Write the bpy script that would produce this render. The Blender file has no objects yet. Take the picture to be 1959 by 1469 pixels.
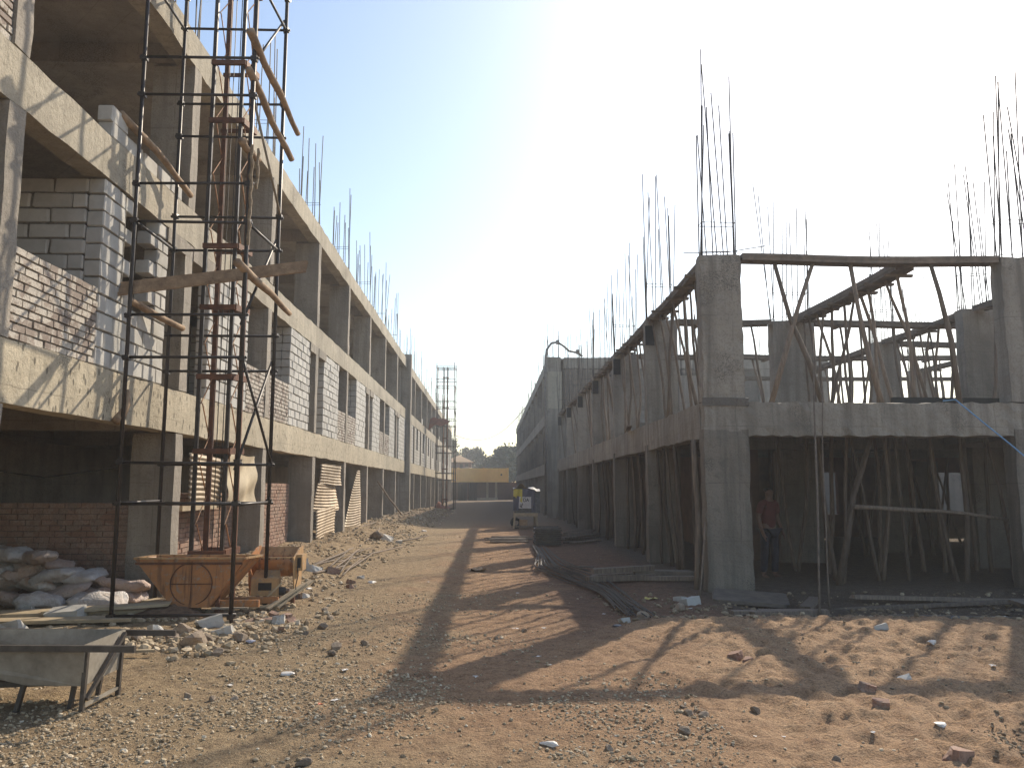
import bpy, bmesh, math, random
import numpy as np
from mathutils import Vector, Matrix, Euler
R = math.radians
random.seed(7)
rng = np.random.default_rng(11)
scene = bpy.context.scene
col = scene.collection

# ------------------------------------------------------------------ camera, sky, sun, exposure
cam_d = bpy.data.cameras.new('camera'); cam = bpy.data.objects.new('camera', cam_d); col.objects.link(cam)
cam_d.sensor_width = 36.0; cam_d.lens = 36.0 * 1560.0 / 1959.0
cam_d.clip_start = 0.05; cam_d.clip_end = 3000
PITCH, YAW = R(7.2154), R(1.5118)
cam.location = (0, 0, 1.65)
fwd = Vector((math.sin(YAW) * math.cos(PITCH), math.cos(YAW) * math.cos(PITCH), math.sin(PITCH)))
cam.rotation_euler = fwd.to_track_quat('-Z', 'Y').to_euler()
scene.camera = cam

SUN_EL, SUN_AZ = R(34.2), R(33.3)          # azimuth measured from +Y (up the street) towards +X
world = bpy.data.worlds.new('World'); scene.world = world; world.use_nodes = True
wn = world.node_tree.nodes; wl = world.node_tree.links
bg = wn['Background']; sky = wn.new('ShaderNodeTexSky'); sky.sky_type = 'NISHITA'; sky.sun_disc = False
sky.sun_elevation = SUN_EL; sky.sun_rotation = SUN_AZ
sky.altitude = 50; sky.air_density = 1.15; sky.dust_density = 1.1; sky.ozone_density = 1.0
wl.new(sky.outputs[0], bg.inputs[0]); bg.inputs[1].default_value = 0.15
sun_d = bpy.data.lights.new('sun', 'SUN'); sun_d.energy = 4.0; sun_d.angle = R(0.6); sun_d.color = (1.0, 0.88, 0.70)
sun = bpy.data.objects.new('sun', sun_d); col.objects.link(sun)
sdir = Vector((math.sin(SUN_AZ) * math.cos(SUN_EL), math.cos(SUN_AZ) * math.cos(SUN_EL), math.sin(SUN_EL)))
sun.rotation_euler = sdir.to_track_quat('Z', 'Y').to_euler(); sun.location = (20, 30, 30)
vs = scene.view_settings; vs.view_transform = 'Standard'; vs.look = 'None'; vs.gamma = 1.0; vs.exposure = 0.38
vs.use_curve_mapping = False
cy = scene.cycles
cy.use_denoising = True; cy.max_bounces = 6; cy.diffuse_bounces = 4; cy.glossy_bounces = 2; cy.transmission_bounces = 3
cy.volume_bounces = 1; cy.caustics_reflective = False; cy.caustics_refractive = False
try: cy.denoiser = 'OPENIMAGEDENOISE'
except Exception: pass

# ------------------------------------------------------------------ helpers
def tag(o, label=None, cat=None, group=None, kind=None):
    if label: o['label'] = label
    if cat: o['category'] = cat
    if group: o['group'] = group
    if kind: o['kind'] = kind
    return o
def empty(name, loc, label=None, cat=None, group=None):
    o = bpy.data.objects.new(name, None); o.empty_display_size = 0.2; o.location = loc; col.objects.link(o)
    return tag(o, label, cat, group)
def wloc(o):
    v = Vector(o.location)
    while o.parent: o = o.parent; v += Vector(o.location)
    return v
def link(name, me, mat, parent=None, label=None, cat=None, group=None, kind=None, loc=None, rot=None, scale=None):
    """mesh given in world coordinates (loc None) or around its own origin (loc in world coordinates)"""
    o = bpy.data.objects.new(name, me); col.objects.link(o)
    if mat is not None:
        if not me.materials: me.materials.append(mat)
        elif me.materials[0] is not mat:
            o.material_slots[0].link = 'OBJECT'; o.material_slots[0].material = mat
    p = Vector((0, 0, 0)) if loc is None else Vector(loc)
    if parent is not None: o.parent = parent; p = p - wloc(parent)
    o.location = p
    if rot is not None: o.rotation_euler = rot
    if scale is not None: o.scale = scale
    return tag(o, label, cat, group, kind)

class MB:
    def __init__(s): s.v = []; s.f = []
    def box(s, x0, x1, y0, y1, z0, z1, j=0.0):
        b = len(s.v)
        for z in (z0, z1):
            for (x, y) in ((x0, y0), (x1, y0), (x1, y1), (x0, y1)):
                s.v.append((x + random.uniform(-j, j), y + random.uniform(-j, j), z + random.uniform(-j, j)) if j else (x, y, z))
        for q in ((3, 2, 1, 0), (4, 5, 6, 7), (0, 1, 5, 4), (1, 2, 6, 5), (2, 3, 7, 6), (3, 0, 4, 7)): s.f.append(tuple(b + i for i in q))
        return s
    def rbox(s, x0, x1, y0, y1, z0, z1, seg=0.3, j=0.006):
        """box cut into segments with an uneven hand-cast surface"""
        lo = (x0, y0, z0); hi = (x1, y1, z1)
        n = [max(1, min(120, int(round((hi[i] - lo[i]) / seg)))) for i in range(3)]
        idx = {}
        def vid(a):
            if a not in idx:
                p = [lo[i] + (hi[i] - lo[i]) * a[i] / n[i] for i in range(3)]
                edge = sum(1 for i in range(3) if a[i] in (0, n[i]))
                k = j * (1.5 if edge >= 2 else 0.7)
                p = [p[i] + (random.uniform(-k, 0.35 * k) * (1 if a[i] == n[i] else -1 if a[i] == 0 else 0)) for i in range(3)]
                idx[a] = len(s.v); s.v.append(tuple(p))
            return idx[a]
        for ax in range(3):
            u, w = [(1, 2), (2, 0), (0, 1)][ax]
            for side in (0, n[ax]):
                for iu in range(n[u]):
                    for iw in range(n[w]):
                        q = []
                        for (du, dw) in ((0, 0), (1, 0), (1, 1), (0, 1)):
                            a = [0, 0, 0]; a[ax] = side; a[u] = iu + du; a[w] = iw + dw; q.append(vid(tuple(a)))
                        s.f.append(tuple(q if side else q[::-1]))
        return s
    def tube(s, pts, rad, n=6, cap=True):
        pts = [Vector(p) for p in pts]; m = len(pts)
        rad = [rad] * m if not hasattr(rad, '__len__') else rad
        b = len(s.v); prev = None
        for i, p in enumerate(pts):
            d = (pts[min(i + 1, m - 1)] - pts[max(i - 1, 0)]).normalized()
            if prev is None:
                u = d.cross(Vector((0, 0, 1)) if abs(d.z) < 0.9 else Vector((1, 0, 0))).normalized()
            else: u = (prev - d * prev.dot(d)).normalized()
            prev = u; w = d.cross(u)
            for k in range(n):
                a = 2 * math.pi * k / n
                s.v.append(tuple(p + (u * math.cos(a) + w * math.sin(a)) * rad[i]))
        for i in range(m - 1):
            for k in range(n):
                k2 = (k + 1) % n
                s.f.append((b + i * n + k, b + i * n + k2, b + (i + 1) * n + k2, b + (i + 1) * n + k))
        if cap:
            s.f.append(tuple(b + k for k in range(n))[::-1]); s.f.append(tuple(b + (m - 1) * n + k for k in range(n)))
        return s
    def bar(s, a, b, w, h=None, up=(0, 0, 1)):
        """square bar from a to b"""
        h = w if h is None else h
        a = Vector(a); b = Vector(b); d = (b - a).normalized(); up = Vector(up)
        if abs(d.dot(up)) > 0.95: up = Vector((1, 0, 0)) if abs(d.x) < 0.9 else Vector((0, 1, 0))
        u = d.cross(up).normalized(); v = u.cross(d).normalized(); k = len(s.v)
        for p in (a, b):
            for (i, j) in ((-1, -1), (1, -1), (1, 1), (-1, 1)): s.v.append(tuple(p + u * (i * w / 2) + v * (j * h / 2)))
        for q in ((3, 2, 1, 0), (4, 5, 6, 7), (0, 1, 5, 4), (1, 2, 6, 5), (2, 3, 7, 6), (3, 0, 4, 7)): s.f.append(tuple(k + i for i in q))
        return s
    def grid(s, fn, nu, nv, closed_u=False):
        b = len(s.v)
        for j in range(nv + 1):
            for i in range(nu + 1): s.v.append(tuple(fn(i / nu, j / nv)))
        for j in range(nv):
            for i in range(nu):
                a = b + j * (nu + 1) + i; s.f.append((a, a + 1, a + nu + 2, a + nu + 1))
        return s
    def mesh(s, name, smooth=False):
        me = bpy.data.meshes.new(name); me.from_pydata(s.v, [], s.f); me.update()
        if smooth: me.polygons.foreach_set('use_smooth', [True] * len(me.polygons))
        return me
    def build(s, name, mat, parent=None, smooth=False, **k): return link(name, s.mesh(name, smooth), mat, parent, **k)

def hsh(ix, iy, s): 
    v = np.sin(ix * 127.1 + iy * 311.7 + s * 74.7) * 43758.5453
    return v - np.floor(v)
def vnoise(x, y, s=0):
    ix = np.floor(x); iy = np.floor(y); fx = x - ix; fy = y - iy
    fx = fx * fx * fx * (fx * (fx * 6 - 15) + 10); fy = fy * fy * fy * (fy * (fy * 6 - 15) + 10)
    a = hsh(ix, iy, s); b = hsh(ix + 1, iy, s); c = hsh(ix, iy + 1, s); d = hsh(ix + 1, iy + 1, s)
    return (a + (b - a) * fx) * (1 - fy) + (c + (d - c) * fx) * fy
def fbm(x, y, s=0, o=4):
    r = 0; amp = 0.5
    for i in range(o):
        r = r + amp * vnoise(x, y, s + i * 3.1)
        x, y = 1.92 * x + 0.5 * y + 7.3, 1.92 * y - 0.5 * x + 3.7; amp *= 0.5
    return r
def ss(a, b, x):
    t = np.clip((x - a) / (b - a), 0, 1); return t * t * (3 - 2 * t)
def ground_h(x, y):
    x = np.asarray(x, float); y = np.asarray(y, float)
    near = ss(70, 25, np.abs(y) + np.abs(x) * 0.6)
    h = (fbm(x * 0.35, y * 0.35, 1, 3) - 0.44) * 0.10 * near
    h = h + (fbm(x * 2.2, y * 2.2, 5, 4) - 0.47) * 0.05 * near
    fine = ss(24, 12, y) * ss(-9, -6, x) * ss(11, 8, x); h = h + fine * .016 * (np.abs(2 * vnoise(x * 8.5, y * 7.0, 51) - 1) + .6 * np.abs(2 * vnoise(x * 15, y * 12, 53) - 1) - .8)
    # debris heaped against the left building
    berm = ss(-2.2, -4.3, x) * ss(-6.2, -5.0, x) * ss(11.8, 14.5, y) * ss(75, 45, y)
    h = h + berm * (0.22 + 0.35 * (fbm(x * 1.3, y * 0.9, 9, 3) - 0.3) + 0.16 * (fbm(x * 5, y * 5, 19, 3) - 0.45))
    # trodden sand on the right
    sand = ss(0.7, 2.6, x) * ss(10.7, 9.7, y) * ss(2.0, 4.0, y)
    foot = fbm(x * 2.4 + 0.3 * y, y * 2.0, 23, 3)
    pit = vnoise(x * 5.2 + 0.9 * vnoise(x * 2, y * 2, 3), y * 4.2, 31); pit2 = vnoise(x * 9.5, y * 8.0, 37)
    h = h + sand * (0.05 + 0.08 * ss(6.5, 9.3, y) + (foot - 0.45) * 0.08 - 0.034 * ss(0.55, 0.85, pit) + 0.016 * ss(0.4, 0.15, pit) + 0.022 * (pit2 - .5) + .034 * (np.abs(2 * vnoise(x * 7.3 + y, y * 6.1, 61) - 1) - .5) + .02 * (np.abs(2 * vnoise(x * 13, y * 11, 67) - 1) - .5))
    # hollow in front of the right building
    h = h - 0.12 * ss(2.8, 4.2, x) * ss(10.3, 11.2, y) * ss(13.4, 12.6, y)
    h = h * (1 - 0.8 * ss(13.2, 14.2, y) * ss(2.9, 3.8, x))
    return h
def gh(x, y): return float(ground_h(x, y))

# ------------------------------------------------------------------ materials
def nodes(name):
    m = bpy.data.materials.new(name); m.use_nodes = True
    nt = m.node_tree; return m, nt, nt.nodes['Principled BSDF']
def ramp(nt, fac, stops):
    r = nt.nodes.new('ShaderNodeValToRGB'); el = r.color_ramp.elements
    while len(el) < len(stops): el.new(0.5)
    for e, (p, c) in zip(el, stops): e.position = p; e.color = (c[0], c[1], c[2], 1) if hasattr(c, '__len__') else (c, c, c, 1)
    nt.links.new(fac, r.inputs[0]); return r.outputs[0]
def noise(nt, vec, scale, detail=5, rough=0.6):
    n = nt.nodes.new('ShaderNodeTexNoise'); n.inputs['Scale'].default_value = scale; n.inputs['Detail'].default_value = detail
    n.inputs['Roughness'].default_value = rough; nt.links.new(vec, n.inputs['Vector']); return n.outputs[0]
def mapv(nt, vec, scale):
    n = nt.nodes.new('ShaderNodeVectorMath'); n.operation = 'MULTIPLY'; n.inputs[1].default_value = scale
    nt.links.new(vec, n.inputs[0]); return n.outputs[0]
def mixc(nt, fac, a, b, mode='MIX'):
    n = nt.nodes.new('ShaderNodeMix'); n.data_type = 'RGBA'; n.blend_type = mode
    for k, v in ((0, fac), (6, a), (7, b)):
        if hasattr(v, 'links') or hasattr(v, 'is_linked'): nt.links.new(v, n.inputs[k])
        elif k == 0: n.inputs[0].default_value = v
        else: n.inputs[k].default_value = (v[0], v[1], v[2], 1)
    return n.outputs[2]
def pos(nt): return nt.nodes.new('ShaderNodeNewGeometry').outputs['Position']
def bump(nt, bs, h, strength=0.5, dist=0.02):
    b = nt.nodes.new('ShaderNodeBump'); b.inputs['Strength'].default_value = strength; b.inputs['Distance'].default_value = dist
    nt.links.new(h, b.inputs['Height']); nt.links.new(b.outputs[0], bs.inputs['Normal'])
def rnd_obj(nt): return nt.nodes.new('ShaderNodeObjectInfo').outputs['Random']

def m_concrete(name, c, dark, flecks=0.0, streak=0.6, rough=0.9):
    m, nt, bs = nodes(name); p = pos(nt)
    big = noise(nt, p, 0.7, 6, 0.62); st = noise(nt, mapv(nt, p, (5.5, 5.5, 0.35)), 1.0, 4, 0.55); fine = noise(nt, p, 38, 3, 0.6)
    k = ramp(nt, big, [(0.30, tuple(v * .85 for v in dark)), (0.50, c), (0.70, tuple(min(1, v * 1.18) for v in c))])
    k = mixc(nt, ramp(nt, st, [(0.34, streak), (0.56, 0.0)]), k, tuple(v * 0.62 for v in c))
    k = mixc(nt, ramp(nt, fine, [(0.32, 0.5), (0.48, 0.0)]), k, tuple(v * 0.5 for v in c))
    blot = noise(nt, mapv(nt, p, (1, 1, 1.6)), 2.3, 8, 0.75)
    k = mixc(nt, ramp(nt, blot, [(0.56, 0.0), (0.66, 0.55)]), k, tuple(v * 0.55 for v in c))
    pk = nt.nodes.new('ShaderNodeTexVoronoi'); pk.inputs['Scale'].default_value = 26.0; nt.links.new(p, pk.inputs['Vector'])
    k = mixc(nt, ramp(nt, pk.outputs['Distance'], [(0.10, 0.5), (0.18, 0.0)]), k, tuple(v * 0.4 for v in c))
    brd = nt.nodes.new('ShaderNodeTexWave'); brd.wave_type = 'BANDS'; brd.bands_direction = 'Z'; brd.inputs['Scale'].default_value = 0.9
    brd.inputs['Distortion'].default_value = 1.2; brd.inputs['Detail'].default_value = 1
    nt.links.new(p, brd.inputs['Vector'])
    k = mixc(nt, ramp(nt, brd.outputs[1], [(0.0, 0.16), (0.07, 0.0)]), k, tuple(v * 0.7 for v in c))
    sp = nt.nodes.new('ShaderNodeSeparateXYZ'); nt.links.new(p, sp.inputs[0])
    def seam(src_a, src_b, step, wid):
        a1 = nt.nodes.new('ShaderNodeMath'); a1.operation = 'MULTIPLY_ADD'; nt.links.new(src_a, a1.inputs[0]); a1.inputs[1].default_value = 1 / step
        if src_b is None: a1.inputs[2].default_value = 0.13
        else:
            a0 = nt.nodes.new('ShaderNodeMath'); a0.operation = 'MULTIPLY'; nt.links.new(src_b, a0.inputs[0]); a0.inputs[1].default_value = 1 / step; nt.links.new(a0.outputs[0], a1.inputs[2])
        a2 = nt.nodes.new('ShaderNodeMath'); a2.operation = 'MULTIPLY_ADD'; nt.links.new(noise(nt, p, 3, 3, .6), a2.inputs[0]); a2.inputs[1].default_value = 0.06; nt.links.new(a1.outputs[0], a2.inputs[2])
        a3 = nt.nodes.new('ShaderNodeMath'); a3.operation = 'FRACT'; nt.links.new(a2.outputs[0], a3.inputs[0])
        return ramp(nt, a3.outputs[0], [(0.0, 1.0), (wid, 0.0)])
    msk = ramp(nt, noise(nt, p, 1.7, 4, .6), [(0.42, 0.0), (0.58, 0.75)])
    for sm in (seam(sp.outputs[0], sp.outputs[1], 0.62, 0.035), seam(sp.outputs[2], None, 0.93, 0.022)):
        mm_ = nt.nodes.new('ShaderNodeMath'); mm_.operation = 'MULTIPLY'; nt.links.new(sm, mm_.inputs[0]); nt.links.new(msk, mm_.inputs[1])
        k = mixc(nt, mm_.outputs[0], k, tuple(v * 0.45 for v in c))
    hc = ramp(nt, noise(nt, p, 1.1, 3, .55), [(0.60, 0.0), (0.66, 1.0)]); hcn = noise(nt, p, 55, 4, .8)
    hm = nt.nodes.new('ShaderNodeMath'); hm.operation = 'MULTIPLY'; nt.links.new(hc, hm.inputs[0]); nt.links.new(ramp(nt, hcn, [(0.42, 0.9), (0.52, 0.0)]), hm.inputs[1])
    k = mixc(nt, hm.outputs[0], k, tuple(v * 0.35 for v in c))
    h = noise(nt, p, 14, 6, 0.7)
    if flecks:
        v = nt.nodes.new('ShaderNodeTexVoronoi'); v.inputs['Scale'].default_value = 7.0
        nt.links.new(mapv(nt, p, (1.0, 1.5, 0.7)), v.inputs['Vector'])
        fk = ramp(nt, v.outputs['Distance'], [(0.17, flecks), (0.25, 0.0)])
        k = mixc(nt, fk, k, tuple(v * 0.3 for v in c))
    nt.links.new(k, bs.inputs['Base Color']); bs.inputs['Roughness'].default_value = rough
    bump(nt, bs, h, 0.8, 0.03); return m
def m_simple(name, c, c2=None, scale=6, rough=0.85, bmp=0.3, dist=0.01, metal=0.0, vary=0.0, stretch=(1, 1, 1), lohi=(0.35, 0.65)):
    m, nt, bs = nodes(name); p = mapv(nt, pos(nt), stretch); c2 = c2 or tuple(v * 0.6 for v in c)
    k = ramp(nt, noise(nt, p, scale, 6, 0.65), [(lohi[0], c2), (lohi[1], c)])
    if vary:
        r = rnd_obj(nt); k = mixc(nt, vary, k, ramp(nt, r, [(0, 0.15), (0.5, 0.5), (1, 0.95)]), 'OVERLAY')
    nt.links.new(k, bs.inputs['Base Color']); bs.inputs['Roughness'].default_value = rough; bs.inputs['Metallic'].default_value = metal
    if bmp: bump(nt, bs, noise(nt, p, scale * 3, 5, 0.7), bmp, dist)
    return m
def m_brick(name, ca, cb, white, wcol=(0.62, 0.57, 0.5)):
    m, nt, bs = nodes(name); p = pos(nt); r = rnd_obj(nt)
    v = nt.nodes.new('ShaderNodeTexVoronoi'); v.inputs['Scale'].default_value = 5.5; nt.links.new(p, v.inputs['Vector'])
    sep = nt.nodes.new('ShaderNodeSeparateColor'); nt.links.new(v.outputs['Color'], sep.inputs[0])
    ad = nt.nodes.new('ShaderNodeMath'); ad.operation = 'ADD'; nt.links.new(r, ad.inputs[0]); nt.links.new(sep.outputs[0], ad.inputs[1])
    fr = nt.nodes.new('ShaderNodeMath'); fr.operation = 'FRACT'; nt.links.new(ad.outputs[0], fr.inputs[0])
    k = ramp(nt, fr.outputs[0], [(0.0, ca), (0.55, cb), (1.0, tuple(0.7 * x for x in ca))])
    w = noise(nt, p, 9.0, 5, 0.75)
    w2 = nt.nodes.new('ShaderNodeMath'); w2.operation = 'MULTIPLY_ADD'; nt.links.new(fr.outputs[0], w2.inputs[0]); w2.inputs[1].default_value = 0.30; nt.links.new(w, w2.inputs[2])
    k = mixc(nt, ramp(nt, w2.outputs[0], [(0.70 - white * 0.15, 0.0), (0.74 - white * .05, white)]), k, wcol)
    k = mixc(nt, ramp(nt, noise(nt, p, 45, 3, 0.7), [(0.35, 0.5), (0.5, 0)]), k, tuple(0.45 * x for x in ca))
    nt.links.new(k, bs.inputs['Base Color']); bs.inputs['Roughness'].default_value = 0.92
    bump(nt, bs, noise(nt, p, 30, 5, 0.7), 0.6, 0.01); return m

M = {}
M['conc'] = m_concrete('cast_concrete', (0.45, 0.395, 0.305), (0.34, 0.295, 0.225))
M['conc_fleck'] = m_concrete('hacked_concrete', (0.50, 0.43, 0.315), (0.41, 0.35, 0.26), flecks=0.95, streak=0.45)
M['conc_col'] = m_concrete('column_concrete', (0.36, 0.315, 0.26), (0.27, 0.24, 0.20), streak=0.7)
M['conc_grey'] = m_concrete('grey_concrete', (0.35, 0.305, 0.25), (0.225, 0.195, 0.16), streak=1.0)
M['conc_brown'] = m_concrete('mud_and_shade_concrete', (0.24, 0.205, 0.165), (0.16, 0.135, 0.11), streak=1.0)  # ground-floor columns: brown mud tone, with their shade darkened into the colour
M['conc_in'] = m_concrete('inner_concrete', (0.40, 0.345, 0.285), (0.31, 0.265, 0.22), streak=0.4)
M['conc_shade_joint'] = m_concrete('shade_and_joint_concrete', (0.17, 0.15, 0.13), (0.12, 0.107, 0.093), streak=0.5)  # interior shade put into a darker concrete; also the dark pour joint
M['aac'] = m_simple('aerated_block', (0.52, 0.50, 0.46), (0.42, 0.40, 0.365), 4, 0.95, 0.6, 0.012, vary=0.17, lohi=(0.30, 0.6))
M['mortar'] = m_simple('mortar', (0.26, 0.24, 0.21), (0.15, 0.135, 0.115), 22, 0.95, 0.8, 0.02)
M['brick_pale'] = m_brick('smeared_brick', (0.27, 0.215, 0.18), (0.36, 0.295, 0.245), 0.9, (0.55, 0.5, 0.43))
M['brick_red'] = m_brick('red_brick', (0.27, 0.155, 0.11), (0.36, 0.225, 0.165), 0.35, (0.42, 0.34, 0.27))
M['mortar_red'] = m_simple('earth_mortar', (0.22, 0.15, 0.115), (0.14, 0.1, 0.08), 20, 0.95, 0.6, 0.01)
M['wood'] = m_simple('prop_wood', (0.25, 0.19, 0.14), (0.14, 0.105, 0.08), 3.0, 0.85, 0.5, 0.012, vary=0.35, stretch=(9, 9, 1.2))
M['wood_shade'] = m_simple('shade_prop_wood', (0.15, 0.11, 0.08), (0.085, 0.062, 0.046), 3.0, 0.9, 0.5, 0.012, vary=0.35, stretch=(9, 9, 1.2))  # copy of the prop wood, darkened to paint the ground floor's shade
M['log'] = m_simple('bark_log', (0.42, 0.29, 0.18), (0.22, 0.145, 0.09), 7, 0.85, 0.7, 0.015)
M['board'] = m_simple('formwork_board', (0.21, 0.165, 0.125), (0.12, 0.095, 0.075), 5, 0.85, 0.4, 0.01, vary=0.3)
M['plank'] = m_simple('pale_plank', (0.52, 0.42, 0.28), (0.36, 0.28, 0.18), 4, 0.8, 0.35, 0.008, vary=0.2)
M['rebar'] = m_simple('rebar_steel', (0.085, 0.075, 0.07), (0.05, 0.04, 0.037), 18, 0.6, 0.4, 0.004, metal=0.35)
M['pole'] = m_simple('painted_pole', (0.05, 0.04, 0.036), (0.028, 0.022, 0.02), 9, 0.45, 0.2, 0.004, metal=0.3)
M['rust'] = m_simple('rust_steel', (0.20, 0.085, 0.045), (0.09, 0.042, 0.027), 8, 0.7, 0.4, 0.005, metal=0.2)
def m_caked(name, c, c2):
    m = m_simple(name, c, c2, 5, 0.6, 0.4, 0.008, lohi=(0.30, 0.55)); nt = m.node_tree; bs = nt.nodes['Principled BSDF']; src = bs.inputs['Base Color'].links[0].from_socket; p = pos(nt)
    k = mixc(nt, ramp(nt, noise(nt, p, 9, 7, .8), [(0.54, 0.0), (0.60, 0.75)]), src, (0.30, 0.26, 0.21))
    k = mixc(nt, ramp(nt, noise(nt, mapv(nt, p, (14, 14, 1.2)), 1.0, 4, .6), [(0.36, 0.6), (0.46, 0.0)]), k, (0.12, 0.06, 0.035))
    nt.links.new(k, bs.inputs['Base Color']); return m
M['orange'] = m_caked('orange_paint', (0.46, 0.20, 0.072), (0.30, 0.145, 0.07))
M['yellowor'] = m_caked('faded_orange', (0.50, 0.31, 0.145), (0.33, 0.20, 0.10))
M['dark'] = m_simple('dark_rubber', (0.022, 0.021, 0.021), (0.012, 0.012, 0.012), 10, 0.7, 0.2)
M['tin'] = m_simple('corrugated_tin', (0.44, 0.345, 0.235), (0.25, 0.185, 0.12), 2.2, 0.55, 0.2, 0.004, metal=0.25, vary=0.2)
M['tarp'] = m_simple('dusty_tarpaulin', (0.60, 0.50, 0.34), (0.45, 0.36, 0.24), 3, 0.8, 0.4, 0.02)
M['zinc'] = m_simple('barrow_steel', (0.36, 0.32, 0.26), (0.2, 0.175, 0.14), 5, 0.6, 0.3, 0.005)
M['zinc_dk'] = m_simple('barrow_frame', (0.11, 0.095, 0.08), (0.06, 0.05, 0.045), 9, 0.55, 0.2, 0.004, metal=0.3)
M['bag'] = m_simple('woven_sack', (0.62, 0.54, 0.49), (0.50, 0.33, 0.24), 2.6, 0.75, 1.0, 0.09, vary=0.4)
M['bag_white'] = m_simple('white_sack', (0.75, 0.73, 0.72), (0.55, 0.48, 0.43), 4, 0.7, 1.0, 0.07)
M['rock'] = m_simple('stone', (0.34, 0.265, 0.195), (0.2, 0.15, 0.11), 9, 0.95, 0.7, 0.02, vary=0.5)
M['white'] = m_simple('white_scrap', (0.78, 0.74, 0.68), (0.6, 0.55, 0.5), 12, 0.6, 0.2)
M['yellow'] = m_simple('yellow_scrap', (0.62, 0.5, 0.14), (0.45, 0.34, 0.1), 12, 0.6, 0.2)
M['orange_s'] = m_simple('orange_scrap', (0.7, 0.16, 0.05), (0.5, 0.12, 0.05), 12, 0.6, 0.2)
M['blue_s'] = m_simple('bluish_film', (0.45, 0.46, 0.55), (0.3, 0.3, 0.36), 14, 0.35, 0.4)
M['grey_s'] = m_simple('grey_scrap', (0.2, 0.21, 0.22), (0.1, 0.1, 0.11), 14, 0.7, 0.4)
M['tan_s'] = m_simple('tan_sack', (0.5, 0.34, 0.2), (0.32, 0.2, 0.11), 8, 0.8, 0.4)
M['ypaint'] = m_simple('yellow_wall_paint', (0.95, 0.58, 0.18), (0.84, 0.5, 0.15), 1.2, 0.85, 0.2, 0.01)
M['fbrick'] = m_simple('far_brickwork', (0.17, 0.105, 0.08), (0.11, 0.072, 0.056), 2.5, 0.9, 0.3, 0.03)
M['roof'] = m_simple('roof_tile', (0.58, 0.37, 0.2), (0.45, 0.28, 0.15), 2, 0.85, 0.2, 0.02)
M['leaf'] = m_simple('leaf', (0.10, 0.115, 0.035), (0.045, 0.06, 0.02), 0.8, 0.7, 0.0, vary=0.3)
M['bark'] = m_simple('bark', (0.15, 0.11, 0.08), (0.08, 0.06, 0.045), 5, 0.9, 0.5, 0.02)
M['net'] = m_simple('orange_net', (0.30, 0.085, 0.045), (0.19, 0.06, 0.035), 4, 0.8, 0.3, 0.02)
M['navy'] = m_simple('navy_banner', (0.12, 0.13, 0.2), (0.08, 0.085, 0.13), 6, 0.5, 0.2)
M['byellow'] = m_simple('yellow_banner', (0.7, 0.6, 0.08), (0.55, 0.46, 0.08), 6, 0.5, 0.2)
M['bwhite'] = m_simple('white_banner', (0.8, 0.78, 0.76), (0.65, 0.62, 0.6), 6, 0.5, 0.2)
M['ink'] = m_simple('black_ink', (0.02, 0.02, 0.025), (0.015, 0.015, 0.02), 6, 0.6, 0.0)
M['rope_blue'] = m_simple('blue_rope', (0.22, 0.42, 0.62), (0.15, 0.3, 0.48), 20, 0.6, 0.3)
M['rope'] = m_simple('coir_rope', (0.36, 0.28, 0.19), (0.2, 0.15, 0.1), 40, 0.9, 0.8, 0.01)
M['skin'] = m_simple('brown_skin', (0.16, 0.085, 0.055), (0.12, 0.065, 0.042), 8, 0.6, 0.1)
M['shirt'] = m_simple('red_shirt', (0.12, 0.02, 0.018), (0.085, 0.015, 0.014), 9, 0.85, 0.4, 0.01)
M['trouser'] = m_simple('dark_trousers', (0.035, 0.035, 0.05), (0.022, 0.022, 0.032), 9, 0.9, 0.3, 0.01)
M['hair'] = m_simple('black_hair', (0.012, 0.01, 0.009), (0.008, 0.007, 0.006), 30, 0.5, 0.4)
M['pipe'] = m_simple('pump_pipe', (0.22, 0.2, 0.18), (0.14, 0.12, 0.11), 6, 0.5, 0.2, metal=0.4)
M['soil_heap'] = m_simple('brown_soil', (0.27, 0.17, 0.105), (0.15, 0.095, 0.06), 12, 0.95, 0.9, 0.03)

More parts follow.
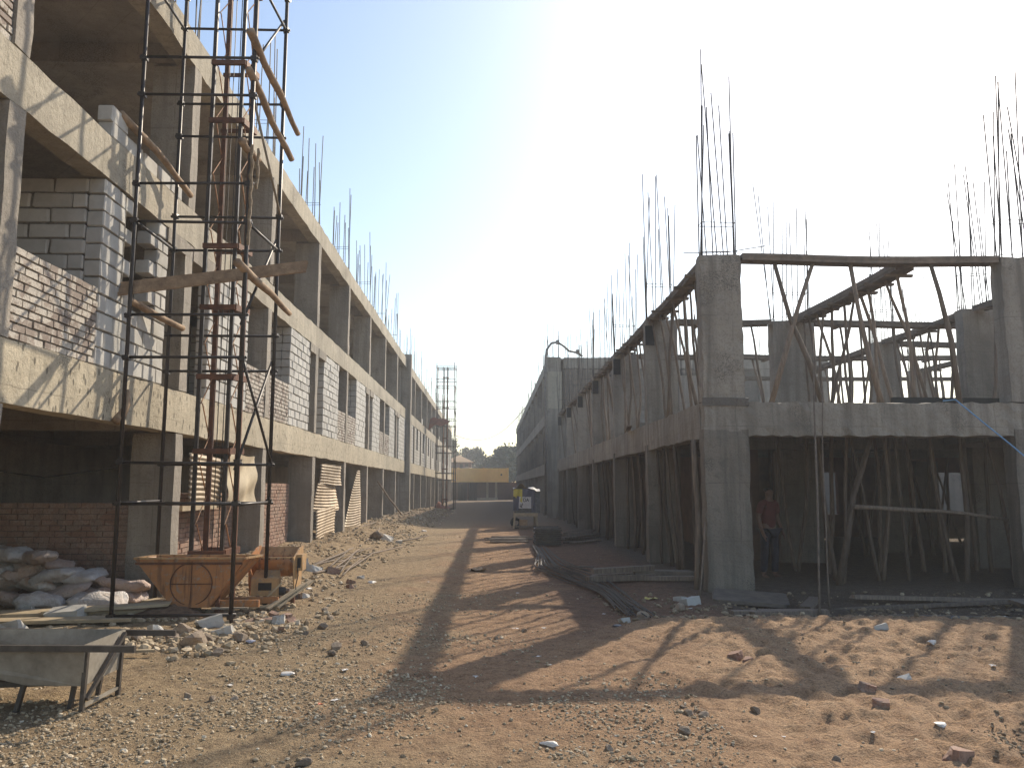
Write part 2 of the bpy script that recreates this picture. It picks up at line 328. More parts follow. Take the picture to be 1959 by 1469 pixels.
def m_ground():
    m, nt, bs = nodes('earth'); p = pos(nt)
    sx = nt.nodes.new('ShaderNodeSeparateXYZ'); nt.links.new(p, sx.inputs[0])
    def mr(src, a, b):
        n = nt.nodes.new('ShaderNodeMapRange'); n.inputs[1].default_value = a; n.inputs[2].default_value = b; n.interpolation_type = 'SMOOTHSTEP'
        nt.links.new(src, n.inputs[0]); return n.outputs[0]
    def mul(a, b):
        n = nt.nodes.new('ShaderNodeMath'); n.operation = 'MULTIPLY'; nt.links.new(a, n.inputs[0]); nt.links.new(b, n.inputs[1]); return n.outputs[0]
    def addn(a, s, b):
        n = nt.nodes.new('ShaderNodeMath'); n.operation = 'MULTIPLY_ADD'; nt.links.new(a, n.inputs[0]); n.inputs[1].default_value = s; nt.links.new(b, n.inputs[2]); return n.outputs[0]
    n1 = noise(nt, p, 0.9, 6, 0.65); n2 = noise(nt, p, 6, 6, 0.7); n3 = noise(nt, p, 60, 4, 0.7)
    dirt = ramp(nt, n2, [(0.3, (0.214, 0.115, 0.058)), (0.5, (0.398, 0.229, 0.119)), (0.7, (0.469, 0.286, 0.155))])
    grav = ramp(nt, n2, [(0.3, (0.184, 0.122, 0.065)), (0.5, (0.367, 0.258, 0.142)), (0.7, (0.449, 0.325, 0.189))])
    sandc = ramp(nt, n2, [(0.3, (0.337, 0.191, 0.103)), (0.5, (0.469, 0.286, 0.155)), (0.7, (0.551, 0.353, 0.202))])
    red = ramp(nt, n2, [(0.3, (0.133, 0.067, 0.036)), (0.6, (0.235, 0.119, 0.065))])
    xs = addn(n1, 3.2, sx.outputs[0])
    k = mixc(nt, mr(xs, 1.6, -0.2), dirt, grav)
    y_n = addn(n1, 4.0, sx.outputs[1])
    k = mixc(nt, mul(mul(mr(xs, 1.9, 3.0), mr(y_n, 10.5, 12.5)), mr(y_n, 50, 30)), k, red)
    ys = addn(n1, 1.5, sx.outputs[1])
    k = mixc(nt, mul(mr(xs, 2.5, 3.8), mr(ys, 11.6, 10.6)), k, sandc)
    k = mixc(nt, mul(mr(xs, 3.6, 1.2), mr(ys, 7.0, 5.2)), k, grav)
    k = mixc(nt, mul(mr(sx.outputs[0], 2.7, 3.7), mr(ys, 11.3, 11.8)), k, ramp(nt, n2, [(0.3, (0.061, 0.043, 0.030)), (0.7, (0.133, 0.096, 0.065))]))  # darker soil by the right building, its shade mixed into the colour
    k = mixc(nt, mr(y_n, 34, 46), k, ramp(nt, n2, [(0.3, (0.163, 0.110, 0.069)), (0.7, (0.275, 0.191, 0.120))]))
    n4 = noise(nt, p, 22, 5, 0.75)
    k = mixc(nt, ramp(nt, n4, [(0.33, 0.75), (0.47, 0.0)]), k, (0.122, 0.076, 0.045))
    k = mixc(nt, ramp(nt, n3, [(0.36, 0.65), (0.5, 0.0)]), k, (0.133, 0.086, 0.052))
    k = mixc(nt, ramp(nt, n3, [(0.58, 0.0), (0.68, 0.5)]), k, (0.561, 0.449, 0.310))
    nt.links.new(k, bs.inputs['Base Color']); bs.inputs['Roughness'].default_value = 0.97
    hh = addn(n3, 0.3, addn(n4, 0.7, n2)); bump(nt, bs, hh, 1.0, 0.06); return m
M['earth'] = m_ground()
def m_pebble():
    m, nt, bs = nodes('pebble'); a = nt.nodes.new('ShaderNodeAttribute'); a.attribute_name = 'rnd'
    k = ramp(nt, a.outputs['Fac'], [(0.0, (0.186, 0.135, 0.084)), (0.3, (0.353, 0.266, 0.168)), (0.65, (0.465, 0.369, 0.244)), (0.9, (0.577, 0.468, 0.328)), (1.0, (0.725, 0.630, 0.479))])
    nt.links.new(k, bs.inputs['Base Color']); bs.inputs['Roughness'].default_value = 0.95
    bump(nt, bs, noise(nt, pos(nt), 50, 3, 0.6), 0.4, 0.006); return m
M['pebble'] = m_pebble()

# ------------------------------------------------------------------ ground
def make_ground():
    def grow(a, s, r, end):
        out = []; v = a
        while abs(v) < end: s *= r; v += s if end > 0 and a > 0 else -s; out.append(v)
        return out
    xs = np.arange(-7.5, 9.6, 0.034); xr = grow(9.6, 0.05, 1.25, 420); xl = grow(-7.5, 0.05, 1.25, 420)
    X = np.array(sorted(xl) + list(xs) + sorted(xr))
    ys = list(np.arange(3.2, 13.5, 0.036)); s = 0.036; v = ys[-1]
    while v < 60: s *= 1.012; v += s; ys.append(v)
    while v < 700: s *= 1.18; v += s; ys.append(v)
    yb = []; v = 3.2; s = 0.06
    while v > -120: s *= 1.25; v -= s; yb.append(v)
    Y = np.array(sorted(yb) + ys)
    gx, gy = np.meshgrid(X, Y); gz = ground_h(gx, gy)
    nx, ny = len(X), len(Y)
    co = np.stack([gx, gy, gz], -1).reshape(-1, 3).astype(np.float32)
    i = np.arange(nx - 1)[None, :] + nx * np.arange(ny - 1)[:, None]
    q = np.stack([i, i + 1, i + nx + 1, i + nx], -1).reshape(-1).astype(np.int32)
    me = bpy.data.meshes.new('ground'); n = len(q) // 4
    me.vertices.add(len(co)); me.vertices.foreach_set('co', co.ravel())
    me.loops.add(len(q)); me.loops.foreach_set('vertex_index', q)
    me.polygons.add(n); me.polygons.foreach_set('loop_start', np.arange(n, dtype=np.int32) * 4)
    me.polygons.foreach_set('use_smooth', np.ones(n, bool)); me.update(); me.validate()
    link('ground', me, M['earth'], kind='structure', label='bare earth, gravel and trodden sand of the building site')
make_ground()

# ------------------------------------------------------------------ shared little meshes
def jbox(j):
    b = MB(); b.box(-0.5, 0.5, -0.5, 0.5, -0.5, 0.5, j); return b.mesh('piece')
def chipbox(seed, j=0.026):
    random.seed(seed); bm = bmesh.new(); bmesh.ops.create_cube(bm, size=1)
    bmesh.ops.bevel(bm, geom=list(bm.edges), offset=0.05, segments=1, affect='EDGES')
    for v in bm.verts: v.co += Vector((random.uniform(-j, j), random.uniform(-j, j), random.uniform(-j, j)))
    me = bpy.data.meshes.new('piece'); bm.to_mesh(me); bm.free(); return me
PIECES = [chipbox(i) for i in range(6)]
random.seed(3)
BAR = MB().tube([(0, 0, 0), (0, 0, 1)], 1.0, 5).mesh('rebar')

# pieces of masonry: collected, the nearest ones become objects, the rest is joined
def lay(a0, a1, z0, z1, L, H, joint, stagger=0.5, rag=0.0):
    """running bond on a (length, height) rectangle -> list of (centre_a, centre_z, length, height)"""
    out = []; n = max(1, int(round((z1 - z0) / H))); h = (z1 - z0) / n
    for r in range(n):
        a = a0 - (L * stagger if r % 2 else 0) - random.uniform(0, 0.04)
        while a < a1 - 0.02:
            s = max(a, a0); e = min(a + L, a1)
            if e - s > 0.05: out.append(((s + e) / 2, z0 + (r + 0.5) * h, e - s - joint, h - joint))
            a += L
    return out
class Masonry:
    def __init__(s): s.items = []
    def add(s, wall, c, d, mat, name, pri=0): s.items.append((wall, c, d, mat, name, c[1] + pri))
    def finish(s, root_name, limit=300):
        for nm in sorted({i[4] for i in s.items}):
            it = [i for i in s.items if i[4] == nm]
            it.sort(key=lambda i: i[5])
            for (wall, c, d, mat, name, pri) in it[:limit]:
                link(name, random.choice(PIECES), mat, wall, loc=c, scale=d, rot=(random.uniform(-0.022, 0.022), random.uniform(-0.008, 0.008), random.uniform(-0.01, 0.01)))
            rest = it[limit:]; by = {}
            for i in rest: by.setdefault((i[0].name, i[3].name), []).append(i)
            for k, li in by.items():
                b = MB()
                for (wall, c, d, mat, name, pri) in li:
                    b.box(c[0] - d[0] / 2, c[0] + d[0] / 2, c[1] - d[1] / 2, c[1] + d[1] / 2, c[2] - d[2] / 2, c[2] + d[2] / 2, 0.004)
                b.build(name + 'work', li[0][3], li[0][0], kind='stuff')

def rebars(parent, x0, x1, y0, y1, z, n, hmin, hmax, r=0.011, lean=0.03, ties=1):
    """starter bars standing on a column, each a sub-part"""
    pts = []
    for i in range(n):
        t = i / n * 4; s, u = int(t), t - int(t)
        px, py = [(u, 0), (1, u), (1 - u, 1), (0, 1 - u)][s]
        pts.append((x0 + (x1 - x0) * px, y0 + (y1 - y0) * py))
    for (x, y) in pts:
        h = random.uniform(hmin, hmax)
        link('rebar', BAR, M['rebar'], parent, loc=(x, y, z - 0.05), scale=(r, r, h), rot=(random.gauss(0, lean), random.gauss(0, lean), 0))
    for t in range(ties):
        zz = z + (0.06 if t == 0 else random.uniform(0.5, 0.95)); b = MB()
        for (p, q) in (((x0, y0), (x1, y0)), ((x1, y0), (x1, y1)), ((x1, y1), (x0, y1)), ((x0, y1), (x0, y0))):
            b.tube([(p[0], p[1], zz + random.uniform(-.02, .02)), (q[0], q[1], zz + random.uniform(-.02, .02))], 0.006, 4)
        b.build('stirrup', M['rebar'], parent)

# ------------------------------------------------------------------ left building (near block)
XL = -4.75
LV = [(2.46, 3.11), (5.45, 6.02), (8.35, 8.88)]              # facade beams: underside, top
LC = [3.15, 7.9, 12.62, 17.38, 22.2, 27.0, 31.9, 36.6, 41.4]  # column centres along the street
LEND = 45.7
left = empty('unfinished_building', (XL - 3, 24, 0), 'long three-storey concrete shell with pale lit front behind the rusty hoist tower', 'building', 'building shells along the street')
def left_block():
    y0 = 0.6; rt = left
    for i, (a, b) in enumerate(LV):
        MB().rbox(XL - 0.30, XL, y0, LEND, a, b, 0.3, 0.013).build('beam', M['conc_fleck'] if i == 0 else M['conc'], rt, smooth=False)
        MB().box(XL - 9.4, XL - 0.303, y0, LEND - .01, b - 0.14, b - 0.003).build('slab', M['conc_in'], rt)
        for yc in LC:
            MB().rbox(XL - 8.9, XL - 0.305, yc - 0.13, yc + 0.13, a + 0.05, b - 0.142, 0.8, 0.004).build('beam', M['conc_in'], rt)
        MB().rbox(XL - 4.6, XL - 4.35, y0, LEND, a + 0.08, b - 0.145, 0.8, 0.004).build('beam', M['conc_in'], rt)
    zz = [(-0.3, 2.46), (3.112, 5.45), (6.022, 8.35)]
    for k, yc in enumerate(LC):
        for s, (a, b) in enumerate(zz):
            d = random.uniform(0.002, 0.012)
            c = MB().rbox(XL - 0.66, XL + (0.004 if s else -d), yc - 0.15, yc + 0.15, a, b + (0.0), 0.3, 0.008).build('column', M['conc_col'], rt)
            MB().rbox(XL - 4.75, XL - 4.2, yc - 0.14, yc + 0.14, a, b + 0.07, 0.8, 0.004).build('column', M['conc_in'], rt)
            if s == 2:
                for _ in range(1):
                    rebars(c, XL - 0.60, XL - 0.06, yc - 0.10, yc + 0.10, 8.88, 10, 1.4, 3.1, 0.0125, 0.02, 2)
    # rear rows of starter bars on the roof
    for yc in LC[1:]:
        c = MB().box(XL - 4.7, XL - 4.25, yc - 0.14, yc + 0.14, 8.881, 8.95).build('column_head', M['conc_in'], rt)
        rebars(c, XL - 4.65, XL - 4.3, yc - 0.10, yc + 0.10, 8.9, 6, 1.2, 2.3, 0.010, 0.02, 1)
    # back walls and end wall
    for (a, b) in zz:
        MB().box(XL - 9.3, XL - 9.1, y0, LEND, max(a, -.2), b + 0.4).build('back_wall', M['conc_in'], rt)
    MB().box(XL - 6.3, XL - 6.12, y0, LEND, 6.02, 8.42).build('inner_wall', M['conc_in'], rt)
    MB().box(XL - 2.6, XL - 2.4, y0, LEND, 3.11, 5.46).build('inner_wall', M['conc_in'], rt)
    MB().box(XL - 9.1, XL - 0.31, LEND - 0.2, LEND - 0.02, 0, 8.74).build('end_wall', M['conc_in'], rt)
    ms = Masonry()
    def panel(y0, y1, z0, z1, kind, pri=0, core=True, x=XL - 0.02, name='wall'):
        """wall panel in the plane of the facade, faces +X"""
        th = 0.2
        if kind == 'block': L, H, j, mt, mo, pn = 0.46, 0.2, 0.018, M['aac'], M['mortar'], 'block'
        elif kind == 'brick': L, H, j, mt, mo, pn = 0.235, 0.083, 0.021, M['brick_pale'], M['mortar'], 'brick'
        else: L, H, j, mt, mo, pn = 0.235, 0.083, 0.014, M['brick_red'], M['mortar_red'], 'brick'
        w = MB().box(x - th + 0.02, x - 0.02, y0 + 0.04, y1 - 0.04, z0, z1 - 0.012).build(name, mo, rt)
        for (a, z, l, h) in lay(y0, y1, z0, z1, L, H, j):
            dx = random.uniform(-0.008, 0.006)
            ms.add(w, (x - th / 2 + dx, a, z), (th, l, h), mt, pn, pri)
            # the far face of the wall, at openings the reveal shows whole units
        return w
    def cross(y, x0, x1, z0, z1, kind, pri=0):
        """wall across the building, faces -Y (towards the camera)"""
        L, H, j, mt, mo, pn = (0.5, 0.2, 0.024, M['aac'], M['mortar'], 'block') if kind == 'block' else (0.235, 0.083, 0.012, M['brick_red'], M['mortar_red'], 'brick')
        w = MB().box(x0 + .01, x1 - .04, y + 0.02, y + 0.18, z0, z1 - 0.012).build('cross_wall', mo, rt)
        for (a, z, l, h) in lay(x0, x1, z0, z1, L, H, j):
            ms.add(w, (a, y + 0.10 + random.uniform(-0.007, 0.005), z), (l, 0.2, h), mt, pn, pri)
        return w
    Z0, ZS, Z1 = 3.112, 4.06, 5.448
    wins = [1, 3, 5, 7]; doors = [2, 4, 6, 8]
    for k in wins:
        c = LC[k]; a, b = c - 1.45, c + 1.92
        panel(a, c - 0.152, Z0, ZS, 'brick', {1: 30, 3: 0, 5: 10, 7: 20}[k]); panel(c + 0.152, b, Z0, ZS, 'brick', {1: -5, 3: -2, 5: 6, 7: 10}[k])
        cross(b + 0.001, XL - 2.39, XL - 0.221, Z0, Z1, 'block', 0 if k == 1 else 12)
    for i, k in enumerate(doors):
        c = LC[k]; da, db = c - 0.76, c + 1.05
        ws = LC[k - 1] + 1.92; we = LC[k + 1] - 1.45 if k + 1 < len(LC) else LEND
        if k == 2:
            # nearest pier with the toothed gap beside it
            panel(ws, da, Z0, 3.99, 'block', -5)
            panel(ws, 10.42, 3.992, Z1, 'block', -5); panel(11.46, da, 3.992, Z1, 'block', -5)
            w1 = MB().box(XL - .2, XL - .03, 10.43, 10.45, 4.0, 5.4).build('wall', M['mortar'], rt)
            for r in range(7):
                if r % 2 == 0:
                    ms.add(w1, (XL - 0.12, 10.55, 4.09 + r * 0.207), (0.19, 0.25, 0.19), M['aac'], 'block', -5)
                else:
                    ms.add(w1, (XL - 0.12, 11.34, 4.09 + r * 0.207), (0.19, 0.24, 0.19), M['aac'], 'block', -5)
        else:
            panel(ws, da, Z0, Z1, 'block')
        panel(db, we, Z0, Z1, 'block')
        # lintel over the door
        MB().rbox(XL - 0.25, XL + 0.02, da - 0.12, c - 0.153, 5.22, 5.446, 0.3, 0.006).build('lintel', M['conc_grey'], rt)
        MB().rbox(XL - 0.25, XL + 0.02, c + 0.153, db + 0.12, 5.22, 5.446, 0.3, 0.006).build('lintel', M['conc_grey'], rt)
    # second floor: one started course and the brick infill at the very left
    c2 = MB().box(XL - 0.22, XL - 0.03, 9.9, 12.4, 6.021, 6.03).build('wall', M['mortar'], rt)
    for y, z in ((10.15, 6.13), (10.62, 6.13), (11.1, 6.13), (11.58, 6.13), (12.05, 6.13), (10.12, 6.335)):
        ms.add(c2, (XL - 0.12, y, z), (0.19, 0.46, 0.2), M['aac'], 'block', -8)
    panel(5.2, LC[1] - 0.152, 6.025, 8.34, 'brick', -6)
    # ground floor
    cross(12.56, XL - 3.6, XL - 0.67, -0.1, 1.42, 'red', 30)
    panel(12.79, 17.2, -0.05, 1.55, 'red', 8, x=XL - 0.50); panel(17.55, 21.6, 0.0, 1.75, 'red', 0, x=XL - 0.50)
    panel(31.0, 31.72, 0.0, 1.6, 'red', 10, x=XL - 0.3)
    MB().box(XL - 4.1, XL - 3.9, 12.8, LEND - .3, 0, 2.5).build('inner_wall', M['conc_in'], rt)
    ms.finish('left')
left_block()

# ------------------------------------------------------------------ left far block
farl = empty('unfinished_building', (XL - 3, 72, 0), 'farther three-storey shell on the left, past the tall joint column', 'building', 'building shells along the street')
def left_far():
    rt = farl; xf = XL - 0.02; ya, yb = 46.35, 100.5; zz = [(-0.2, 2.5), (3.112, 5.43), (6.022, 8.33)]
    cs = [ya + 0.3] + [ya + 0.3 + 4.9 * i for i in range(1, 12)]
    c = MB().rbox(xf - 0.6, xf + 0.28, 45.75, 46.35, -0.2, 9.12, 0.4, 0.01).build('corner_column', M['conc_grey'], rt)
    rebars(c, xf - 0.4, xf + 0.2, 45.8, 46.3, 9.12, 6, 0.8, 1.8, 0.012, 0.02, 1)
    for i, (a, b) in enumerate([(2.5, 3.11), (5.43, 6.02), (8.33, 8.86)]):
        MB().rbox(xf - 0.3, xf, ya, yb, a, b, 0.7, 0.01).build('beam', M['conc_fleck'] if i == 0 else M['conc'], rt)
        MB().box(xf - 9, xf - 0.303, ya, yb, b - 0.14, b - 0.003).build('slab', M['conc_in'], rt)
    for k, yc in enumerate(cs[1:]):
        for s, (a, b) in enumerate(zz):
            c = MB().rbox(xf - 0.66, xf - 0.004, yc - 0.15, yc + 0.15, a, b, 0.6, 0.006).build('column', M['conc_col'], rt)
            if s == 2: rebars(c, xf - 0.6, xf - 0.06, yc - 0.1, yc + 0.1, 8.86, 6, 1.2, 2.5, 0.012, 0.02, 1)
    for i in range(len(cs) - 1):
        y0, y1 = cs[i] + 0.16, cs[i + 1] - 0.16
        for (a, b, z0) in ((y0, y0 + 1.25, 3.112), (y0 + 1.25, y0 + 2.35, 4.05), (y0 + 2.35, y1 - 0.75, 3.112)):
            w = MB().box(xf - 0.22, xf - 0.034, a, b, 3.112, 5.428 if z0 < 4 else 4.05).build('wall', M['mortar'], rt)
            bb = MB()
            for (u, z, l, h) in lay(a, b, 3.112, 5.428 if z0 < 4 else 4.05, 0.5, 0.2, 0.02): bb.box(xf - 0.1, xf - 0.02, u - l / 2, u + l / 2, z - h / 2, z + h / 2, 0.004)
            bb.build('blockwork', M['aac'], w, kind='stuff')
        if i % 2 == 0:
            b = MB().box(xf - 0.2, xf - 0.02, y0 + 0.4, y0 + 1.0, 6.02, 6.4)
            b.build('parapet_stub', M['aac'], rt)
    for (a, b) in zz: MB().box(xf - 3.0, xf - 2.8, ya, yb, a, b + .4).build('back_wall', M['conc_in'], rt)
left_far()

# ------------------------------------------------------------------ right building (near block, one storey cast)
XR, YR = 3.52, 13.3
right = empty('unfinished_building', (XR + 4, 20, 0), 'one-storey concrete frame on the right with corner column and tall starter bars', 'building', 'building shells along the street')
SY = [13.3, 18.2, 23.05, 27.9, 32.7, 37.5, 42.3]
UP = [(3.52, 4.25, 13.3, 13.62), (8.68, 9.42, 13.3, 13.62), (6.45, 7.42, 18.2, 18.55), (10.08, 10.8, 16.85, 17.17), (10.05, 10.78, 20.9, 21.2), (13.7, 14.4, 26.0, 26.3), (14.0, 14.7, 13.3, 13.6), (13.9, 14.6, 18.2, 18.5), (6.5, 7.2, 23.05, 23.35), (6.5, 7.2, 27.5, 27.8), (17.6, 18.3, 20.9, 21.2)] + [(3.52, 4.25, y, y + 0.3) for y in SY[1:]]
def right_block():
    rt = right
    MB().rbox(XR, XR + 0.3, YR + 0.301, 43.2, 2.47, 3.06, 0.26, 0.018).build('beam', M['conc_grey'], rt)
    MB().rbox(XR + 0.0, 19.8, YR, YR + 0.3, 2.48, 3.055, 0.14, 0.02).build('beam', M['conc_grey'], rt)
    MB().box(XR + 0.301, 19.8, YR + 0.301, 28.0, 2.92, 3.05).build('slab', M['conc_shade_joint'], rt)
    MB().box(XR + 0.301, 9.4, 28.001, 43.1, 2.92, 3.05).build('slab', M['conc_shade_joint'], rt)
    for y in SY[1:]: MB().rbox(XR + 0.302, 9.4 if y > 28 else 19.5, y + 0.02, y + 0.27, 2.5, 2.918, 0.9, 0.005).build('beam', M['conc_shade_joint'], rt)
    for x in (7.0, 10.4, 14.1): MB().rbox(x - .13, x + .13, YR + .302, 27.8, 2.6, 2.917, 0.9, 0.005).build('beam', M['conc_shade_joint'], rt)
    for (x0, x1, y0, y1) in UP:
        street = x0 == 3.52; corner = street and y0 < 14
        w = 0.014 if street else 0
        MB().rbox(x0 - w, x1, y0 - (.015 if y0 < 14 else 0), y1, -0.4, 2.48 if not (street or y0 < 14) else 2.6, 0.14 if y0 < 14 else .28, 0.013).build('column', M['conc_brown'] if street or y0 < 14 else M['conc_shade_joint'], rt)
        top = 5.55 if y0 < 14 else 5.45
        c = MB().rbox(x0, x1 - (0.03 if corner else 0), y0, y1, 3.052, top, 0.14 if y0 < 14 else .28, 0.013).build('column', M['conc_grey'], rt)
        big = y0 < 14
        rebars(c, x0 + 0.06, x1 - 0.08, y0 + 0.05, y1 - 0.05, top, 13 if big else 12, 1.9 if big else 1.7, 3.95 if big else 3.6, 0.0108, 0.034, 2)
        if street and not corner:
            MB().box(x0 - 0.004, x0 + 0.2, y0 - 0.02, y0 - 0.001, 4.85, 5.3).build('form_clamp', M['dark'], c)
        if corner:
            MB().rbox(x0 - 0.03, x1 + 0.02, y0 - 0.02, y0 - 0.001, 2.98, 3.12, 0.2, 0.01).build('joint_band', M['conc_shade_joint'], c)
            MB().tube([(x0 - 0.25, y0 + .1, top + .05), (x0 + .5, y0 + .1, top + .07), (x0 + 1.15, y0 + .05, top + .17)], 0.008, 5).build('tie_bar', M['rebar'], c)
    # inner walls of the ground floor, with two openings that look into the open court
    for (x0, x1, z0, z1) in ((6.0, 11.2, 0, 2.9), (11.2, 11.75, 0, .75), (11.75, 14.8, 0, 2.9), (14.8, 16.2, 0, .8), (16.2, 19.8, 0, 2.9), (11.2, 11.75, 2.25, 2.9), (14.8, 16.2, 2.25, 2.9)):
        MB().box(x0, x1, 27.5, 27.7, z0 - .1, z1).build('inner_wall', M['fbrick'], rt)  # dark brick tone paints in the gloom of the interior
    MB().box(19.6, 19.8, 13.65, 27.8, -.1, 2.9).build('inner_wall', M['fbrick'], rt)  # this and the next wall are added to block sun from the right
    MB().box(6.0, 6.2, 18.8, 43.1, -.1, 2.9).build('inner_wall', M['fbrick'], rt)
    MB().box(4.26, 6.0, 42.9, 43.1, -.1, 2.9).build('inner_wall', M['conc_shade_joint'], rt)
right_block()
cw = MB().box(9.5, 24, 40.0, 40.2, -.1, 5.6).build('court_wall', M['conc_shade_joint'], None, label='pale wall glimpsed through the dark ground floor on the right', cat='wall', kind='thing')

# ------------------------------------------------------------------ right far block (three storeys)
farr = empty('unfinished_building', (10, 72, 0), 'shaded three-storey shell behind the one-storey frame, with a pipe over its roof edge', 'building', 'building shells along the street')
def right_far():
    rt = farr; xf = 3.15; ya, yb = 44.7, 101.0
    for i, (a, b) in enumerate([(2.35, 3.0), (5.2, 5.85), (8.2, 8.8)]):
        MB().rbox(xf, xf + 0.3, ya + 0.9, yb, a, b, 0.7, 0.01).build('beam', M['conc_grey'], rt)
        MB().rbox(xf + 0.9, 18.9, ya, ya + 0.3, a, b, 0.7, 0.01).build('beam', M['conc_grey'], rt)
        MB().box(xf + 0.302, 18.8, ya + 0.302, yb, b - 0.14, b - 0.01).build('slab', M['conc_shade_joint'], rt)
    c = MB().rbox(xf - 0.05, xf + 0.75, ya - 0.05, ya + 0.7, -0.2, 8.82, 0.5, 0.01).build('corner_column', M['conc_grey'], rt)
    rebars(c, xf + .05, xf + .65, ya + .05, ya + .6, 8.8, 8, 0.9, 2.0, 0.012, 0.02, 1)
    MB().rbox(xf + 0.02, xf + 0.78, ya - 0.06, ya - 0.051, 5.95, 8.0, 0.4, 0.004).build('form_panel', M['conc'], rt)
    zz = [(-0.2, 2.35), (3.0, 5.2), (5.85, 8.2)]
    for k in range(12):
        yc = ya + 4.9 * (k + 1) - .2
        if yc > yb: break
        for s, (a, b) in enumerate(zz):
            c = MB().rbox(xf + 0.004, xf + 0.7, yc - 0.15, yc + 0.15, a, b, 0.6, 0.006).build('column', M['conc_grey'], rt)
            if s == 2: rebars(c, xf + 0.06, xf + 0.6, yc - 0.1, yc + 0.1, 8.8, 7, 0.8, 2.2, 0.012, 0.03, 1)
    for x in (7.4, 11.3, 15.0, 18.2):
        for (a, b) in zz:
            c = MB().rbox(x, x + 0.7, ya + 0.004, ya + 0.3, a, b, 0.6, 0.006).build('column', M['conc_grey'], rt)
        rebars(c, x + 0.06, x + 0.6, ya + 0.05, ya + 0.25, 8.8, 7, 1.0, 2.4, 0.012, 0.03, 1)
    for (a, b) in zz:
        MB().box(xf + 0.32, xf + 0.5, ya + 1, yb, a, b).build('inner_wall', M['conc_shade_joint'], rt)
        MB().box(xf + 0.9, 18.8, ya + 0.35, ya + 0.5, a, b + .3).build('inner_wall', M['conc_shade_joint'], rt)
    random.seed(55)
    for k in range(34):       # upright shutter boards left standing on the end face
        x = 4.1 + k * 0.235; MB().box(x, x + 0.2, ya - 0.04, ya - 0.003, 5.86, 8.16 + random.uniform(-.06, .03), 0.006).build('shutter_board', M['board'], rt)
right_far()
pp = MB().tube([(3.0, 44.5, 0.2), (3.0, 44.4, 4.0), (3.02, 44.4, 8.6), (3.1, 44.4, 9.2), (3.35, 44.4, 9.55), (3.7, 44.45, 9.62), (4.05, 44.5, 9.4), (4.35, 44.6, 9.15), (4.8, 44.7, 9.08), (5.1, 44.8, 8.9)], 0.062, 8)
pump = pp.build('pump_pipe', M['pipe'], None, smooth=True, label='concrete pump pipe rising and curling over the far right roof corner', cat='pipe')
for (x, z) in ((3.7, 9.62), (4.8, 9.08), (3.02, 8.0)):
    MB().box(x - .09, x + .09, 44.3, 44.6, z - .1, z + .1, .01).build('coupling', M['pipe'], pump)

# ------------------------------------------------------------------ formwork boards and props of the right building
ORD = ['first',  'second', 'third', 'fourth', 'fifth', 'sixth', 'seventh', 'eighth', 'ninth', 'tenth', 'eleventh', 'twelfth', 'thirteenth', 'fourteenth', 'fifteenth', 'sixteenth']
random.seed(21)
def formboard(a, b, label, w=0.30, t=0.055, cleats=4):
    a, b = Vector(a), Vector(b); rt = empty('formwork_board', (a + b) / 2, label, 'formwork', 'soffit boards on props')
    n = max(2, int((b - a).length / 0.7)); m = MB(); d = (b - a).normalized(); u = d.cross(Vector((0, 0, 1))).normalized()
    pts = [a.lerp(b, i / n) + Vector((0, 0, -0.03 * math.sin(math.pi * i / n) + random.uniform(-.008, .008))) for i in range(n + 1)]
    for i in range(n): m.bar(pts[i], pts[i + 1] + d * 0.004, w, t)
    m.build('board', M['board'], rt)
    for s in (-1, 1):
        e = MB()
        for i in range(n): e.bar(pts[i] + u * (s * (w / 2 - .03)) + Vector((0, 0, -t / 2 - .03)), pts[i + 1] + u * (s * (w / 2 - .03)) + Vector((0, 0, -t / 2 - .03)), 0.04, 0.06)
        e.build('batten', M['board'], rt)
    for k in range(cleats):
        p = a.lerp(b, (k + 0.5 + random.uniform(-.25, .25)) / cleats) + Vector((0, 0, -t / 2 - .085))
        MB().bar(p - u * random.uniform(.22, .32), p + u * random.uniform(.2, .3), random.uniform(.07, .11), .045).build('cleat', M['board'], rt)
    return rt
def prop(a, b, r, label, group='wooden props under the formwork', wob=0.05, mids=None, mat='wood'):
    a, b = Vector(a), Vector(b); n = 7; L = (b - a).length
    d = (b - a).normalized(); u = d.cross(Vector((0.3, 1, 0))).normalized(); v = d.cross(u)
    p1, p2 = random.uniform(0, 6), random.uniform(0, 6); kx = random.uniform(-1, 1) * wob; ky = random.uniform(-1, 1) * wob
    if mids: pts = [a] + [Vector(m) for m in mids] + [b]
    else:
        pts = []
        for i in range(n + 1):
            t = i / n; e = math.sin(math.pi * t)
            pts.append(a.lerp(b, t) + u * (e * kx * 1.4 + wob * .35 * math.sin(p1 + 7 * t) * e) + v * (e * ky + wob * .35 * math.sin(p2 + 9 * t) * e))
    m = len(pts); rad = [r * (1.12 - 0.30 * i / (m - 1)) * random.uniform(0.9, 1.1) for i in range(m)]
    c = a.copy(); o = MB().tube([p - c for p in pts], rad, 7).build('wooden_prop', M[mat], None, smooth=True, label=label, cat='prop', group=group, loc=c)
    return o
FZ = 5.46
